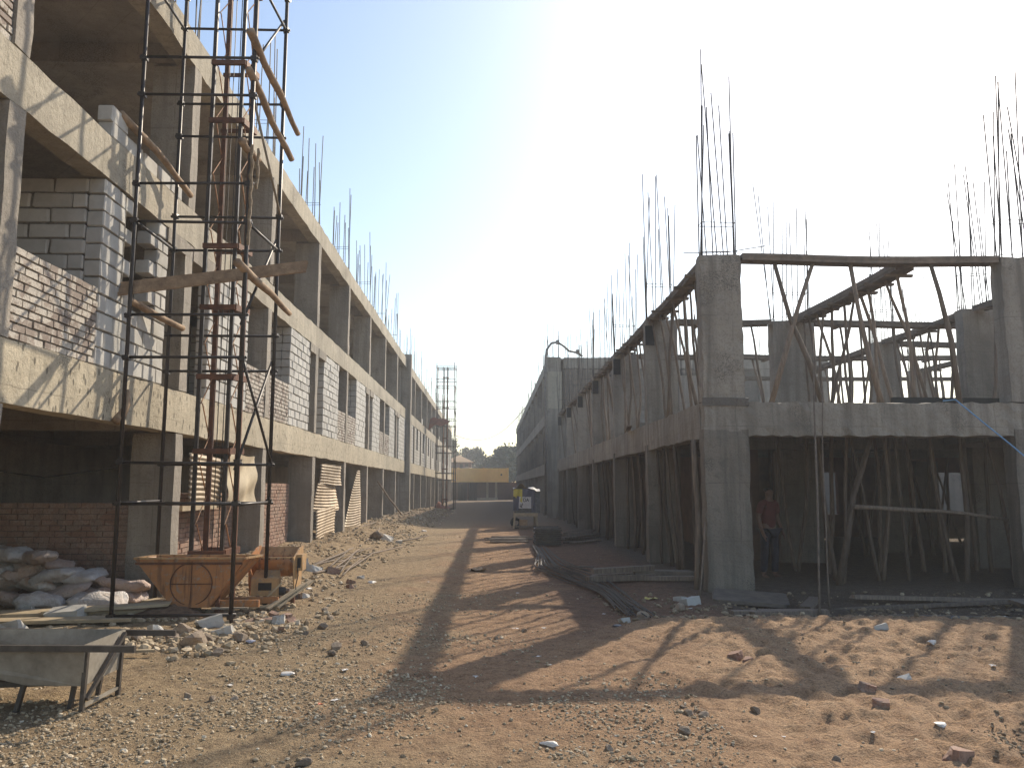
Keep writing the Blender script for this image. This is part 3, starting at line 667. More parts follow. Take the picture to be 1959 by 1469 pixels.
# street side boards, bay by bay
bayname = ['next to the corner column', 'second from the corner column', 'third from the corner column', 'fourth from the corner column', 'fifth from the corner column', 'sixth from the corner column']
for i in range(6):
    y0 = SY[i] + 0.32; y1 = SY[i + 1] - 0.02
    formboard((3.72, y0, FZ + (.04 if i == 0 else 0)), (3.72, y1, FZ), 'soffit board on props along the street side, bay ' + bayname[i], cleats=5)
    n = [9, 9, 8, 8, 7, 7][i]
    for k in range(n):
        y = y0 + (y1 - y0) * (k + 0.5) / n + random.uniform(-.15, .15); x = random.uniform(3.62, 4.05)
        prop((x + random.uniform(-.05, .25), y + random.uniform(-.25, .25), 3.05), (3.72 + random.uniform(-.08, .1), y, FZ - .09), random.uniform(.024, .036),
             f'{ORD[k]} upstairs prop in the street-side bay {bayname[i]}', 'upstairs street-side props')
    n = [13, 14, 13, 12, 10, 10][i]
    for k in range(n):
        y = y0 + (y1 - y0) * (k + 0.5) / n + random.uniform(-.14, .14); x = 3.62 + random.uniform(-.05, .6)
        prop((x + random.uniform(-.08, .22), y + random.uniform(-.2, .2), -0.05), (x, y, 2.5 if x < 3.8 else 2.92), random.uniform(.026, .042),
             f'{ORD[k]} ground-floor prop under the street-side beam, bay {bayname[i]}', 'ground-floor street-side props', mat='wood_shade')
# front
formboard((4.26, 13.47, 5.56), (8.67, 13.47, 5.55), 'long soffit board spanning the front from corner column to the next column', cleats=0)
formboard((9.43, 13.47, 5.55), (13.95, 13.47, 5.55), 'soffit board leaving the picture at the right edge', cleats=3)
formboard((7.2, 13.65, 5.50), (7.0, 18.15, 5.45), 'thick soffit board running back from the middle of the front board', w=.36, t=.09, cleats=7)
formboard((10.45, 13.7, 5.50), (10.42, 16.8, 5.46), 'soffit board meeting the front board near the right edge', cleats=4)
formboard((10.42, 17.2, 5.46), (10.4, 20.85, 5.46), 'soffit board between the two right-hand inner columns', cleats=5)
formboard((10.4, 21.25, 5.44), (10.4, 27.6, 5.44), 'soffit board receding behind the right-hand inner columns', cleats=6)
formboard((4.28, 18.35, 5.44), (6.42, 18.35, 5.44), 'short cross board behind the corner column', cleats=2)
formboard((7.45, 18.35, 5.44), (13.85, 18.35, 5.42), 'long cross board passing behind the leaning props', cleats=4)
formboard((10.82, 21.05, 5.44), (17.5, 21.05, 5.43), 'cross board right of the inner column at the back', cleats=4)
formboard((4.28, 23.2, 5.44), (6.48, 23.2, 5.44), 'cross board two bays behind the corner column', cleats=2)
formboard((7.22, 23.2, 5.43), (13.6, 23.2, 5.43), 'far cross board low behind the crossing props', cleats=4)
formboard((7.22, 27.65, 5.42), (17.5, 27.65, 5.42), 'farthest cross board at the back of the frame', cleats=4)
formboard((14.1, 18.6, 5.44), (14.1, 25.9, 5.44), 'soffit board along the far right column row', cleats=5)
FP = [[(4.85, 5.45), (5.08, 4.49), (5.36, 3.77), (5.56, 3.05)], [(5.51, 5.45), (5.22, 4.67), (4.96, 3.86), (4.70, 3.05)], [(6.16, 5.46), (6.26, 4.68), (6.39, 3.87), (6.57, 3.05)], [(7.56, 5.46), (7.68, 4.96), (7.83, 4.14), (7.90, 3.05)]]
FL = ['leaning front prop nearest the corner column, top to the left', 'front prop crossing the first one, top to the right', 'bent front prop left of where the thick board meets the front board', 'long kinked front prop right of the thick board']
for q, lb in zip(FP, FL):
    pts = [(x, 13.47, z) for (x, z) in q][::-1]
    prop(pts[0], pts[-1], 0.043, lb, 'front props', mids=pts[1:-1])
random.seed(31)
def row(n, a, b, where, grp, base=3.05, top=FZ - .1, lean=.35, r=(.026, .036)):
    a, b = Vector(a), Vector(b)
    for k in range(n):
        p = a.lerp(b, (k + .5) / n + random.uniform(-.04, .04)); off = Vector((random.gauss(0, lean), random.gauss(0, lean * .5), 0))
        prop((p.x + off.x, p.y + off.y, base), (p.x, p.y, top), random.uniform(*r), f'{ORD[k]} prop {where}', grp, wob=.06, mat='wood' if base > 1 else 'wood_shade')
row(11, (7.2, 13.9, 0), (7.0, 18.0, 0), 'under the thick board, counted from the front', 'props under the thick board', top=5.38, lean=.3)
row(5, (10.45, 13.9, 0), (10.42, 16.6, 0), 'under the board near the right edge, counted from the front', 'props under right-hand boards', lean=.25)
row(8, (10.42, 17.3, 0), (10.4, 20.7, 0), 'between the two right-hand inner columns, counted from the front', 'props under right-hand boards', lean=.25)
row(6, (10.4, 21.4, 0), (10.4, 27.4, 0), 'behind the right-hand inner columns, counted from the front', 'props under right-hand boards', lean=.25)
row(3, (4.4, 18.35, 0), (6.3, 18.35, 0), 'under the short cross board, counted from the left', 'props under cross boards', lean=.2)
row(11, (7.6, 18.35, 0), (13.7, 18.35, 0), 'under the long cross board, counted from the left', 'props under cross boards', lean=.3)
row(5, (11.0, 21.05, 0), (17.3, 21.05, 0), 'under the back right cross board, counted from the left', 'props under cross boards', lean=.3)
row(12, (7.4, 23.2, 0), (13.4, 23.2, 0), 'under the far low cross board, counted from the left', 'props under cross boards', lean=.3)
row(6, (14.1, 18.7, 0), (14.1, 25.7, 0), 'under the far right board, counted from the front', 'props under right-hand boards', lean=.25)
row(4, (9.6, 13.5, 0), (13.6, 13.5, 0), 'under the front board at the right edge, counted from the left', 'front props', lean=.25)
# ground floor, behind the front beam
random.seed(37)
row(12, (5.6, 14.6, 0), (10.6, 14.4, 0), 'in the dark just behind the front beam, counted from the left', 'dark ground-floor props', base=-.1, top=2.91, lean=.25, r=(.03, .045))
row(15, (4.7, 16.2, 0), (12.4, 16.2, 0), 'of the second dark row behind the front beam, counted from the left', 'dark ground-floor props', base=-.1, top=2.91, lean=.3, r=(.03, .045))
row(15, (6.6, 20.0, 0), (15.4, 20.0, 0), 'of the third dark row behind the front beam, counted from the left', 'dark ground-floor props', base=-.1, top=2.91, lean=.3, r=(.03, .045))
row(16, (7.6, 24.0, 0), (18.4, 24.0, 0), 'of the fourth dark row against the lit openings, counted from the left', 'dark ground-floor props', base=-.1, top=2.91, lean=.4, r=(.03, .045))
prop((5.9, 14.0, -.1), (6.7, 14.2, 2.55), .055, 'forked dark prop leaning right below the front beam', 'dark ground-floor props', mat='wood_shade', mids=[(6.15, 14.05, .9), (6.3, 14.1, 1.55), (6.5, 14.15, 2.0)])
prop((6.2, 13.9, 1.32), (8.9, 13.95, 1.10), .035, 'thin pole tied level across the dark ground-floor props', 'dark ground-floor props')
prop((4.41, 11.1, -.1), (5.36, 13.22, 4.2), .015, 'thin bamboo pole leaning from the ground against the front beam', 'bamboo poles', wob=.03)
prop((5.0, 12.2, -.1), (5.48, 13.22, 3.3), .011, 'thinner bamboo pole just right of the leaning one', 'bamboo poles', wob=.03)
MB().tube([(7.55, 13.35, 3.08), (7.7, 13.24, 3.09), (7.95, 12.2, 2.25), (8.3, 11.0, 1.2), (8.9, 9.8, 0.25)], 0.012, 6).build('rope', M['rope_blue'], None, label='light blue rope slanting down from the front beam at right', cat='rope')
# beams of timber lying on the slab edge at right
MB().bar((6.9, 13.75, 3.13), (9.4, 13.72, 3.11), .12, .1).build('timber', M['dark'], None, label='dark timber lying on the slab edge near the right column', cat='timber')
MB().bar((3.53, 20.9, 3.1), (3.36, 19.6, 3.12), .12, .03).build('plank', M['board'], None, label='short board poking out over the street-side slab edge', cat='plank')

# ------------------------------------------------------------------ hoist tower
def scaffold(x0, x1, y0, y1, top, pairs, label, mast, far=False):
    rt = empty('hoist_tower', ((x0 + x1) / 2, (y0 + y1) / 2, 0), label, 'scaffold', 'hoist towers')
    R0 = 0.027 if not far else 0.035; n = 8 if not far else 5
    cs = [(x0, y0), (x1, y0), (x1 + .06, y1), (x0, y1)]
    for (x, y) in cs:
        MB().tube([(x, y, -0.05), (x, y, top + random.uniform(-.1, .2))], R0, n).build('pole', M['pole'], rt, smooth=True)
    zs = [0.08] + [z for p in pairs for z in p]
    for z in zs:
        for i in range(4):
            a, b = cs[i], cs[(i + 1) % 4]; dz = random.uniform(-.02, .02)
            if (z < .2 and i == 3) or (i % 2 and (zs.index(z) % 4 != 1)): continue
            ext = (Vector((b[0] - a[0], b[1] - a[1], 0)).normalized()) * (0.06 if i % 2 == 0 else .03)
            o = MB().tube([(a[0] - ext.x, a[1] - ext.y, z + dz), (b[0] + ext.x, b[1] + ext.y, z + dz + random.uniform(-.015, .015))], R0 * .72, n).build('ledger', M['pole'], rt, smooth=True)
        if not far:
            for (x, y) in cs: MB().box(x - .04, x + .04, y - .04, y + .04, z - .03, z + .03, .008).build('coupler', M['pole'], rt)
    br = []
    for i in range(len(pairs) - 1):
        za = pairs[i][1]; zb = pairs[i + 1][0]
        if i in (0, 2): br.append(((x1, y0 + .02, zb), (x1 + .08, y1, za)))
        if i in (0, 1, 3): br.append(((x1 - .03, y0, za - .1), (x1 + .03, y1, zb + .15)))
    for a, b in br: MB().tube([a, b], R0 * .7, n).build('brace', M['pole'] if random.random() < .6 else M['zinc'], rt, smooth=True)
    if mast:
        mx0, mx1, my0, my1, mz = mast
        ms = []
        for (x, y, m) in ((mx0, my0, 'pole'), (mx0 + .07, my1, 'rust'), (mx1, my0, 'pole'), (mx1 + .05, my1, 'rust')):
            ms.append(MB().bar((x, y, -.02), (x, y, mz), .05 if m == 'pole' else .065).build('mast_leg', M[m], rt))
        for z in ([.75, 2.15, 3.2, 4.2, 5.1, 7.0, 7.9, 9.2] if not far else [.75, 3, 5.3, 7.6, 9.9]):
            MB().bar((mx0 - .03, my0 - .03, z), (mx1 + .05, my0 - .03, z), .05, .07).build('mast_plate', M['rust'], rt)
            MB().bar((mx0, my1 + .03, z + .03), (mx1 + .08, my1 + .03, z + .03), .04, .05).build('mast_plate', M['rust'], rt)
            MB().bar((mx1 + .03, my0 - .02, z), (mx1 + .09, my1 + .06, z + .02), .07, .09).build('mast_plate', M['rust'], rt)
        z = .3; k = 0; step = .42 if not far else 1.2
        while z + step < mz:
            for x in (mx1 + .02, mx0 + .04):
                a, b = ((x, my0, z), (x + .02, my1, z + step)) if k % 2 == 0 else ((x, my1, z), (x + .02, my0, z + step))
                MB().tube([a, b], .009 if not far else .02, 5).build('lacing', M['orange'], rt)
            z += step; k += 1
        if not far:
            for dx in (.16, .22, .30): MB().tube([(mx0 + dx, (my0 + my1) / 2, .4), (mx0 + dx + .01, (my0 + my1) / 2, mz)], .007, 5).build('hoist_cable', M['pole'], rt)
    return rt
random.seed(5)
tower = scaffold(-4.62, -3.17, 10.35, 11.65, 9.3, [(1.45, 1.97), (3.28, 3.82), (5.08, 5.58), (6.8, 7.32), (8.5, 9.0)], 'black pole hoist tower with rusty mast in front of the left building', (-4.12, -3.70, 11.55, 11.92, 9.6))
tower2 = scaffold(-4.05, -2.72, 61, 62.4, 10.9, [(2.2, 2.7), (4.2, 4.7), (6.2, 6.7), (7.6, 8.1), (9.2, 9.7), (10.6, 10.7)], 'distant slender hoist tower standing at the end of the left row', (-3.6, -3.3, 61.4, 61.8, 10.7), far=True)
def net(u, v):
    return (-4.5 + 1.5 * u - .15 * v, 60.9 - .3 * math.sin(3.1 * u) * v, 6.7 + .1 * math.sin(5 * u) - v * (.8 - .5 * u) + .06 * math.sin(11 * u + 4 * v))
MB().grid(net, 14, 8).build('safety_net', M['net'], None, smooth=True, label='orange-red netting hung on the distant hoist tower', cat='net')
b = MB().grid(lambda u, v: (-4.6 + 1.7 * u, 60.5 + 3.5 * v, -.05 + .5 * math.sin(math.pi * u) * math.sin(math.pi * v) * (1 + .4 * math.sin(13 * u + 5 * v))), 10, 10)
b.build('net_heap', M['net'], None, smooth=True, label='heap of orange netting on the ground below the distant tower', cat='net')
LOGS = [((-4.80, 10.15, 6.44), (-4.50, 11.9, 5.98), 'putlog resting on the tower left of the mast, upper level'), ((-3.16, 10.1, 7.58), (-2.90, 11.75, 6.90), 'upper of two logs slanting down at the tower right side'),
        ((-3.19, 10.2, 7.10), (-2.98, 11.75, 6.50), 'lower of two logs slanting down at the tower right side'), ((-4.95, 10.2, 4.17), (-4.48, 11.8, 3.94), 'log tied under the left end of the ribbed plank'),
        ((-3.22, 10.15, 4.48), (-2.96, 11.85, 4.18), 'log tied under the right end of the ribbed plank'), ((-3.24, 10.2, 6.12), (-3.1, 10.55, 5.98), 'short log stub at the tower above the rope'), ((-4.70, 10.32, 2.46), (-4.66, 10.5, 2.88), 'short log stub hanging at the left tower pole')]
for a, b, l in LOGS: prop(a, b, .05, l, 'logs tied to the hoist tower', wob=.035, mat='log')
pk = empty('ribbed_plank', (-3.6, 10.75, 4.3), 'long ribbed plank laid across the hoist tower', 'plank')
for i in range(4):
    o = .03 * i; MB().bar((-4.78, 10.34 + o, 4.10 + i * .052), (-2.54, 10.98 + o, 4.60 + i * .047), .04, .044).build('slat', M['log'], pk)
random.seed(9)
def ropepts(p, L, n=16): return [(p[0] + random.uniform(-.012, .012), p[1] + random.uniform(-.012, .012), p[2] - L * i / n) for i in range(n + 1)]
MB().tube(ropepts((-3.13, 10.3, 6.1), 1.35), [.018 + .008 * (i % 2) for i in range(17)], 6).build('rope', M['rope'], None, label='frayed brown rope hanging down the front right tower pole', cat='rope')
MB().tube(ropepts((-3.05, 10.3, 6.05), .55, 8), [.016 + .008 * (i % 2) for i in range(9)], 6).build('rope', M['rope'], None, label='short frayed rope end beside the longer rope', cat='rope')
MB().tube([(-9.0, 12.4, 2.35), (-7.5, 11.9, 1.95), (-6, 11.2, 1.78), (-4.62, 10.35, 1.9)], .009, 5).build('cable', M['pole'], None, label='thin cable sagging through the dark bay to the tower', cat='cable')

# ------------------------------------------------------------------ orange hopper and mixer under the tower
hp = empty('hopper', (-3.9, 11.3, 0), 'orange steel hopper with a crossed ring on its front', 'hopper')
T = [(-4.66, 11.02), (-3.22, 11.02), (-3.12, 11.48), (-4.56, 11.48)]; Bq = [(-4.12, 10.98), (-3.66, 10.98), (-3.66, 11.46), (-4.12, 11.46)]
mid = [(-4.26, 11.0), (-3.55, 11.0), (-3.52, 11.48), (-4.24, 11.48)]
m = MB()
def ring(q, z, inset=0.0):
    k = len(m.v); cx = sum(p[0] for p in q) / 4; cyy = sum(p[1] for p in q) / 4
    for (x, y) in q: m.v.append((x + (cx - x) * inset, y + (cyy - y) * inset, z))
    return k
r = [ring(Bq, .10), ring(mid, .25), ring(T, .72), ring(T, .72, .03), ring(mid, .27, .05)]
for a, b2 in zip(r[:-1], r[1:]):
    for i in range(4): j = (i + 1) % 4; m.f.append((a + i, a + j, b2 + j, b2 + i))
m.f.append(tuple(r[4] + i for i in range(4)))
m.build('shell', M['orange'], hp)
m = MB()
for i in range(4):
    a, b2 = T[i], T[(i + 1) % 4]; m.bar((a[0], a[1], .725), (b2[0], b2[1], .725), .035, .025)
m.build('rim', M['yellowor'], hp)
cxh, czh = -3.90, .40
pts = [(cxh + .27 * math.cos(t * math.pi / 14), 10.992 + .03 * 0, czh + .27 * math.sin(t * math.pi / 14)) for t in range(29)]
MB().tube(pts, .008, 5, cap=False).build('ring', M['rust'], hp)
MB().tube([(cxh - .27, 10.99, czh), (cxh + .27, 10.99, czh)], .006, 5).build('cross_bar', M['rust'], hp)
MB().tube([(cxh, 10.99, czh - .27), (cxh, 10.99, czh + .29)], .006, 5).build('cross_bar', M['rust'], hp)
for x in (-4.22, -3.58): MB().bar((x, 11.1, .0), (x, 11.1, .42), .05).build('stand', M['rust'], hp)
MB().bar((-4.64, 11.008, .66), (-3.25, 11.008, .66), .012, .03).build('flange', M['rust'], hp)
for i in range(9): MB().tube([(-4.55 + .155 * i, 10.992, .66), (-4.55 + .155 * i, 11.0, .66)], .011, 6).build('bolt', M['rust'], hp)
MB().bar((-3.27, 11.05, .66), (-3.56, 11.05, .26), .02, .03).build('edge_rib', M['rust'], hp)
MB().bar((-4.3, 11.15, .13), (-3.05, 11.15, .13), .06, .09).build('rail', M['orange'], hp); MB().bar((-4.3, 11.5, .12), (-2.9, 11.55, .12), .06, .08).build('rail', M['orange'], hp)
MB().bar((-3.62, 11.0, .09), (-3.15, 11.0, .09), .05, .02).build('rail', M['zinc'], hp)
mx = empty('concrete_mixer', (-2.95, 12.1, 0), 'faded orange concrete mixer body behind the hopper', 'mixer')
trough = MB().grid(lambda u, v: (-3.36 + .58 * u, 12.0 + .26 * math.cos(math.pi * (.05 + .9 * v)) * -1 + .02, .66 - .26 * math.sin(math.pi * v)), 4, 12).build('trough', M['orange'], mx, smooth=True)
trough.modifiers.new('thick', 'SOLIDIFY').thickness = .012
MB().grid(lambda u, v: (-3.38 + .62 * u, 12.28 + .08 * v, .66 + .12 * v), 2, 2).build('back_lip', M['yellowor'], mx)
MB().bar((-3.38, 11.77, .66), (-2.76, 11.77, .67), .03, .02).build('front_rim', M['yellowor'], mx)
def plate(x, name, mat):
    q = MB(); pr_ = [(11.74, .66), (11.80, .30), (11.86, .14), (12.2, .14), (12.34, .80), (12.28, .80), (12.1, .78)]
    for xx in (x, x + .02):
        for (y, z) in pr_: q.v.append((xx, y, z))
    n_ = len(pr_); q.f.append(tuple(range(n_))[::-1]); q.f.append(tuple(range(n_, 2 * n_)))
    for i in range(n_): q.f.append((i, (i + 1) % n_, n_ + (i + 1) % n_, n_ + i))
    return q.build(name, mat, mx)
plate(-3.39, 'end_plate', M['orange']); plate(-2.77, 'end_plate', M['yellowor'])
q = MB(); q.v = [(-3.30, 11.62, .16), (-2.92, 11.62, .16), (-2.92, 11.62, .40), (-3.30, 11.62, .40), (-3.28, 11.78, .50), (-2.95, 11.78, .50), (-3.30, 11.82, .16), (-2.92, 11.82, .16)]
q.f = [(0, 1, 2, 3), (3, 2, 5, 4), (1, 7, 5, 2), (6, 0, 3, 4), (7, 6, 4, 5), (0, 6, 7, 1)]
q.build('engine_cover', M['yellowor'], mx)
MB().box(-3.20, -3.02, 11.608, 11.619, .24, .34).build('vent', M['dark'], mx)
MB().box(-2.748, -2.66, 11.86, 12.1, .48, .70, .006).build('switch_box', M['yellowor'], mx)
MB().box(-2.73, -2.68, 11.85, 11.859, .52, .66).build('socket', M['dark'], mx)
MB().tube([(-3.1, 11.7, .22), (-2.85, 11.68, .22)], .06, 10).build('motor', M['dark'], mx, smooth=True)
for i in range(6): MB().tube([(-3.3 + .1 * i, 11.752, .655), (-3.3 + .1 * i, 11.745, .655)], .012, 6).build('bolt', M['rust'], mx)
for (x, y) in ((-3.25, 11.8), (-2.8, 11.95), (-3.2, 12.2)): MB().bar((x, y, -.02), (x, y, .16), .05).build('leg', M['rust'], mx)
MB().tube([(-2.74, 11.88, .58), (-2.70, 11.8, .42), (-2.72, 11.75, .28), (-2.68, 11.7, .12)], .007, 5).build('cable', M['dark'], mx)
random.seed(12)
for i, (a, b2, l) in enumerate([((-3.0, 11.35, .03), (-2.62, 11.9, .30), 'pale plank leaning on the mixer, front one'), ((-2.9, 11.45, .03), (-2.55, 12.0, .33), 'pale plank leaning on the mixer, rear one'), ((-3.1, 11.6, .12), (-2.88, 11.62, .34), 'thin stick leaning inside the mixer frame'), ((-3.3, 11.2, .05), (-2.8, 11.55, .07), 'pale batten lying under the mixer')]):
    MB().bar(a, b2, .085 if i < 2 else .03, .022).build('plank', M['plank'], None, label=l, cat='plank', group='pale planks by the mixer')

# ------------------------------------------------------------------ wheelbarrow
wb = empty('handcart', (-3.6, 6.6, gh(-3.6, 6.6)), 'steel handcart with sloping tray standing at lower left', 'cart')
ya, yb = 6.28, 6.97
m = MB(); pf = [(-4.38, .50), (-4.25, .40), (-3.42, .205), (-3.0, .195), (-2.985, .495)]
for y in (ya, yb):
    for (x, z) in pf: m.v.append((x, y + (.05 if z < .3 and y == ya else -.05 if z < .3 else 0), z))
n = len(pf)
m.f.append(tuple(range(n))[::-1]); m.f.append(tuple(range(n, 2 * n)))
for i in range(n - 1): m.f.append((i, i + 1, n + i + 1, n + i))
k = len(m.v)
for y in (ya + .006, yb - .006):
    for (x, z) in pf: m.v.append((x + (.006 if x < -3.3 else -.006), y + (.05 if z < .3 and y < 6.5 else -.05 if z < .3 else 0), z + .004))
m.f.append(tuple(k + i for i in range(n))); m.f.append(tuple(k + n + i for i in range(n))[::-1])
for i in range(n - 1): m.f.append((k + n + i, k + n + i + 1, k + i + 1, k + i))
tray = m.build('tray', M['zinc'], wb)
MB().bar((-4.5, ya - .01, .49), (-2.60, ya - .03, .475), .035, .045).build('handle', M['zinc_dk'], wb)
MB().bar((-4.5, yb + .01, .49), (-2.60, yb + .06, .455), .035, .045).build('handle', M['zinc_dk'], wb)
for (x, y, xt) in ((-2.99, ya + .05, -2.985), (-2.99, yb - .05, -2.985), (-3.16, ya + .22, -3.14), (-3.16, yb - .03, -3.14)):
    MB().bar((x - .01, y, gh(x, y) - .01), (xt, y, .48 if x > -3.0 else .2), .034, .03).build('leg', M['zinc_dk'], wb)
MB().bar((-2.975, ya + .06, .10), (-2.955, yb - .08, .48), .028, .028).build('brace', M['zinc_dk'], wb)
MB().bar((-3.0, ya + .05, .05), (-3.0, yb - .05, .05), .025, .02).build('stretcher', M['zinc'], wb)
MB().bar((-3.5, ya + .1, gh(-3.5, 6.4)), (-3.44, ya + .1, .26), .04, .03).build('leg', M['zinc_dk'], wb)
for y in (6.5, 6.7): MB().bar((-3.15, y, .19), (-4.2, y, .16), .05, .04).build('chassis_bar', M['zinc_dk'], wb)
wh = MB().tube([(-4.3 + .17 * math.cos(t * math.pi / 10), 6.6, .19 + .17 * math.sin(t * math.pi / 10)) for t in range(21)], .035, 8, cap=False).build('wheel', M['dark'], wb, smooth=True)
MB().tube([(-4.3, 6.45, .19), (-4.3, 6.75, .19)], .015, 6).build('axle', M['zinc_dk'], wh)

# ------------------------------------------------------------------ cement sacks
def sackmesh(seed):
    random.seed(seed); p = [random.uniform(0, 6) for _ in range(6)]
    def fn(u, v):
        a = 2 * math.pi * u; b2 = math.pi * (v - .5); e = .55
        ce, se = math.cos(b2), math.sin(b2)
        sg = lambda t, k: math.copysign(abs(t) ** k, t)
        x = .36 * sg(ce, .6) * sg(math.cos(a), .45); y = .22 * sg(ce, .6) * sg(math.sin(a), .5); z = .085 * sg(se, .75)
        z += .02 * math.sin(9 * x + p[0]) * math.cos(8 * y + p[1]) + .012 * math.sin(22 * x + p[2]) + .018 * math.sin(5 * x + p[3])
        z *= 1 - .55 * max(0, abs(x) / .36 - .7) / .3
        cr = float(fbm(np.array(x * 9 + p[0] * 3), np.array(y * 9 + p[1] * 3 + z * 4), seed, 3)) - .45; cr = .30 - 2.2 * abs(cr); z += .075 * cr * ce; y += .05 * cr; x += .035 * cr
        return (x + .012 * math.sin(30 * y + p[4]), y * (1 - .12 * math.sin(3 * abs(x) + p[5])), z)
    return MB().grid(fn, 34, 16).mesh('sack', True)
SACKS = [sackmesh(i) for i in range(5)]
random.seed(14)
def sack(x, y, z, rz, label, mat='bag', grp='sacks piled against the brick wall', tilt=.3):
    return link('cement_sack', random.choice(SACKS), M[mat], None, label, 'sack', grp, loc=(x, y, z), rot=(random.uniform(-tilt, tilt), random.uniform(-tilt, tilt), rz), scale=(random.uniform(.85, 1.05), random.uniform(.9, 1.2), random.uniform(.9, 1.25)))
lay_n = ['bottom', 'second', 'third', 'fourth', 'top']
for l, (xs, yy) in enumerate([((-7.6, -7.05, -6.5, -5.95, -5.55), 11.95), ((-7.5, -6.9, -6.35, -5.85), 12.0), ((-7.3, -6.75, -6.2, -5.75), 12.05), ((-7.2, -6.6, -6.1), 12.08), ((-6.95, -6.45), 12.1)]):
    for k, x in enumerate(xs):
        sack(x + random.uniform(-.12, .12), yy + random.uniform(-.16, .12), .10 + l * .145 + random.uniform(-.02, .02), random.uniform(-1.0, 1.0), f'dusty orange-white sack, {ORD[len(xs) - 1 - k]} from the right in the {lay_n[l]} layer of the pile', 'bag' if random.random() < .75 else 'bag_white')
sack(-5.35, 11.55, .1, .1, 'pale blue-white sack lying in front of the pile', 'bag_white')
sack(-5.25, 12.05, .26, .4, 'sack at the right end of the pile by the concrete column', 'bag')
sack(-5.3, 12.1, .1, -.2, 'lowest sack touching the concrete column', 'bag')
sack(-6.1, 11.5, .1, .5, 'pale sack fallen in front of the pile at left', 'bag_white')

# ------------------------------------------------------------------ boards, slabs and soil lying at left
def slabpiece(name, c, d, rz, mat, label, cat, grp=None, tilt=(0, 0)):
    return link(name, random.choice(PIECES), M[mat], None, label, cat, grp, loc=(c[0], c[1], gh(c[0], c[1]) + c[2]), scale=d, rot=(tilt[0], tilt[1], rz))
random.seed(41)
slabpiece('plank', (-5.35, 10.85, .05), (2.6, .42, .05), .22, 'plank', 'wide pale board lying in front of the sacks, the longest', 'plank')
slabpiece('plank', (-5.55, 10.25, .05), (2.3, .3, .045), .12, 'plank', 'pale board lying nearer than the longest one', 'plank')
slabpiece('plank', (-4.85, 10.75, .12), (1.5, .2, .04), .25, 'plank', 'narrow board lying on top of the wide board', 'plank', tilt=(.05, -.03))
slabpiece('plank', (-4.35, 11.3, .12), (.55, .28, .04), -.35, 'plank', 'small square board left of the hopper foot', 'plank')
slabpiece('plank', (-5.6, 9.55, .04), (1.4, .12, .03), .3, 'plank', 'thin batten at the far left by the broken blocks', 'plank')
slabpiece('plank', (-3.75, 8.35, .05), (.9, .06, .025), .15, 'plank', 'pale lath behind the cart handles', 'plank')
def mound(x, y, rx, ry, h, seed, name, mat, **k):
    def fn(u, v):
        a = 2 * math.pi * u; rr = v; px, py = x + rx * rr * math.cos(a), y + ry * rr * math.sin(a)
        return (px, py, gh(px, py) - .03 + h * (1 - rr * rr) + .10 * h * 6 * float(fbm(np.array(px * 9), np.array(py * 9), seed, 3) - .45) * (1 - rr))
    return MB().grid(fn, 30, 14).build(name, M[mat], None, smooth=True, **k)
mound(-4.15, 10.95, .55, .42, .15, 3, 'soil_heap', 'soil_heap', label='small heap of brown soil inside the tower at left', cat='soil heap')
mound(-2.75, 10.6, .45, .25, .06, 5, 'brick_dust_heap', 'brick_red', label='flat spread of red brick dust in front of the mixer', cat='soil heap')

# ------------------------------------------------------------------ sheets hung in the left ground floor
def corrugated(name, y0, y1, zt, zb, label, x=XL + .03, amp=.012, pitch=.085, sl=0.0, mat='tin', narrow=0.0, bulge=.05, ph=0.0):
    nz = int((zt - zb) / pitch * 6)
    def fn(u, v):
        z = zt + (zb - zt) * v + sl * u; yy = y0 + (y1 - y0) * (u if not narrow else (u * (1 - narrow * (1 - v)) + narrow * (1 - v)))
        return (x + amp * math.sin(2 * math.pi * (z - sl * u) / pitch) + bulge * math.sin(3 * u + 2 * v + ph) , yy + .02 * math.sin(7 * v + ph), z + .03 * math.sin(4 * u + ph) * v)
    me = MB().grid(fn, 8, nz); o = me.build(name, M[mat], None, smooth=True, label=label, cat='metal sheet', group='sheets closing the ground-floor bays')
    md = o.modifiers.new('thick', 'SOLIDIFY'); md.thickness = .004; return o
corrugated('corrugated_sheet', 22.75, 26.3, 2.30, 1.72, 'upper corrugated sheet of the bay with three sheets', x=XL + .02, sl=.02, ph=1)
corrugated('corrugated_sheet', 22.5, 25.9, 1.75, .98, 'dented middle corrugated sheet of the bay with three sheets', x=XL - .03, amp=.014, sl=-.02, bulge=.08, ph=2)
corrugated('corrugated_sheet', 22.45, 25.6, 1.02, .12, 'lowest corrugated sheet reaching the rubble', x=XL + .0, sl=.1, ph=.4)
corrugated('corrugated_sheet', 27.3, 30.2, 2.25, .25, 'torn corrugated sheet tapering to the top in the next bay', x=XL - .02, narrow=.75, ph=3)
corrugated('corrugated_sheet', 13.25, 15.0, 2.2, 1.35, 'rusty corrugated sheet hanging left of the pale tarpaulin', x=XL - .08, sl=-.05, bulge=.03)
MB().grid(lambda u, v: (XL + .02 + .035 * math.sin(9 * v + 4 * u) + .03 * math.sin(14 * u) * v, 14.9 + 1.75 * u, 2.30 - .92 * v - .05 * u + .03 * math.sin(5 * u + 2)), 22, 14).build('tarpaulin', M['tarp'], None, smooth=True, label='crumpled pale tarpaulin hung beside the second column behind the mast', cat='tarpaulin')
MB().box(XL - .1, XL - .05, 13.0, 14.6, 1.28, 1.36).build('plank', M['plank'], None, label='pale batten under the hanging corrugated sheet', cat='plank')
prop((-4.2, 40.3, .2), (-4.85, 35.5, 1.9), .04, 'lone pole leaning against a left ground-floor column', 'leaning poles')

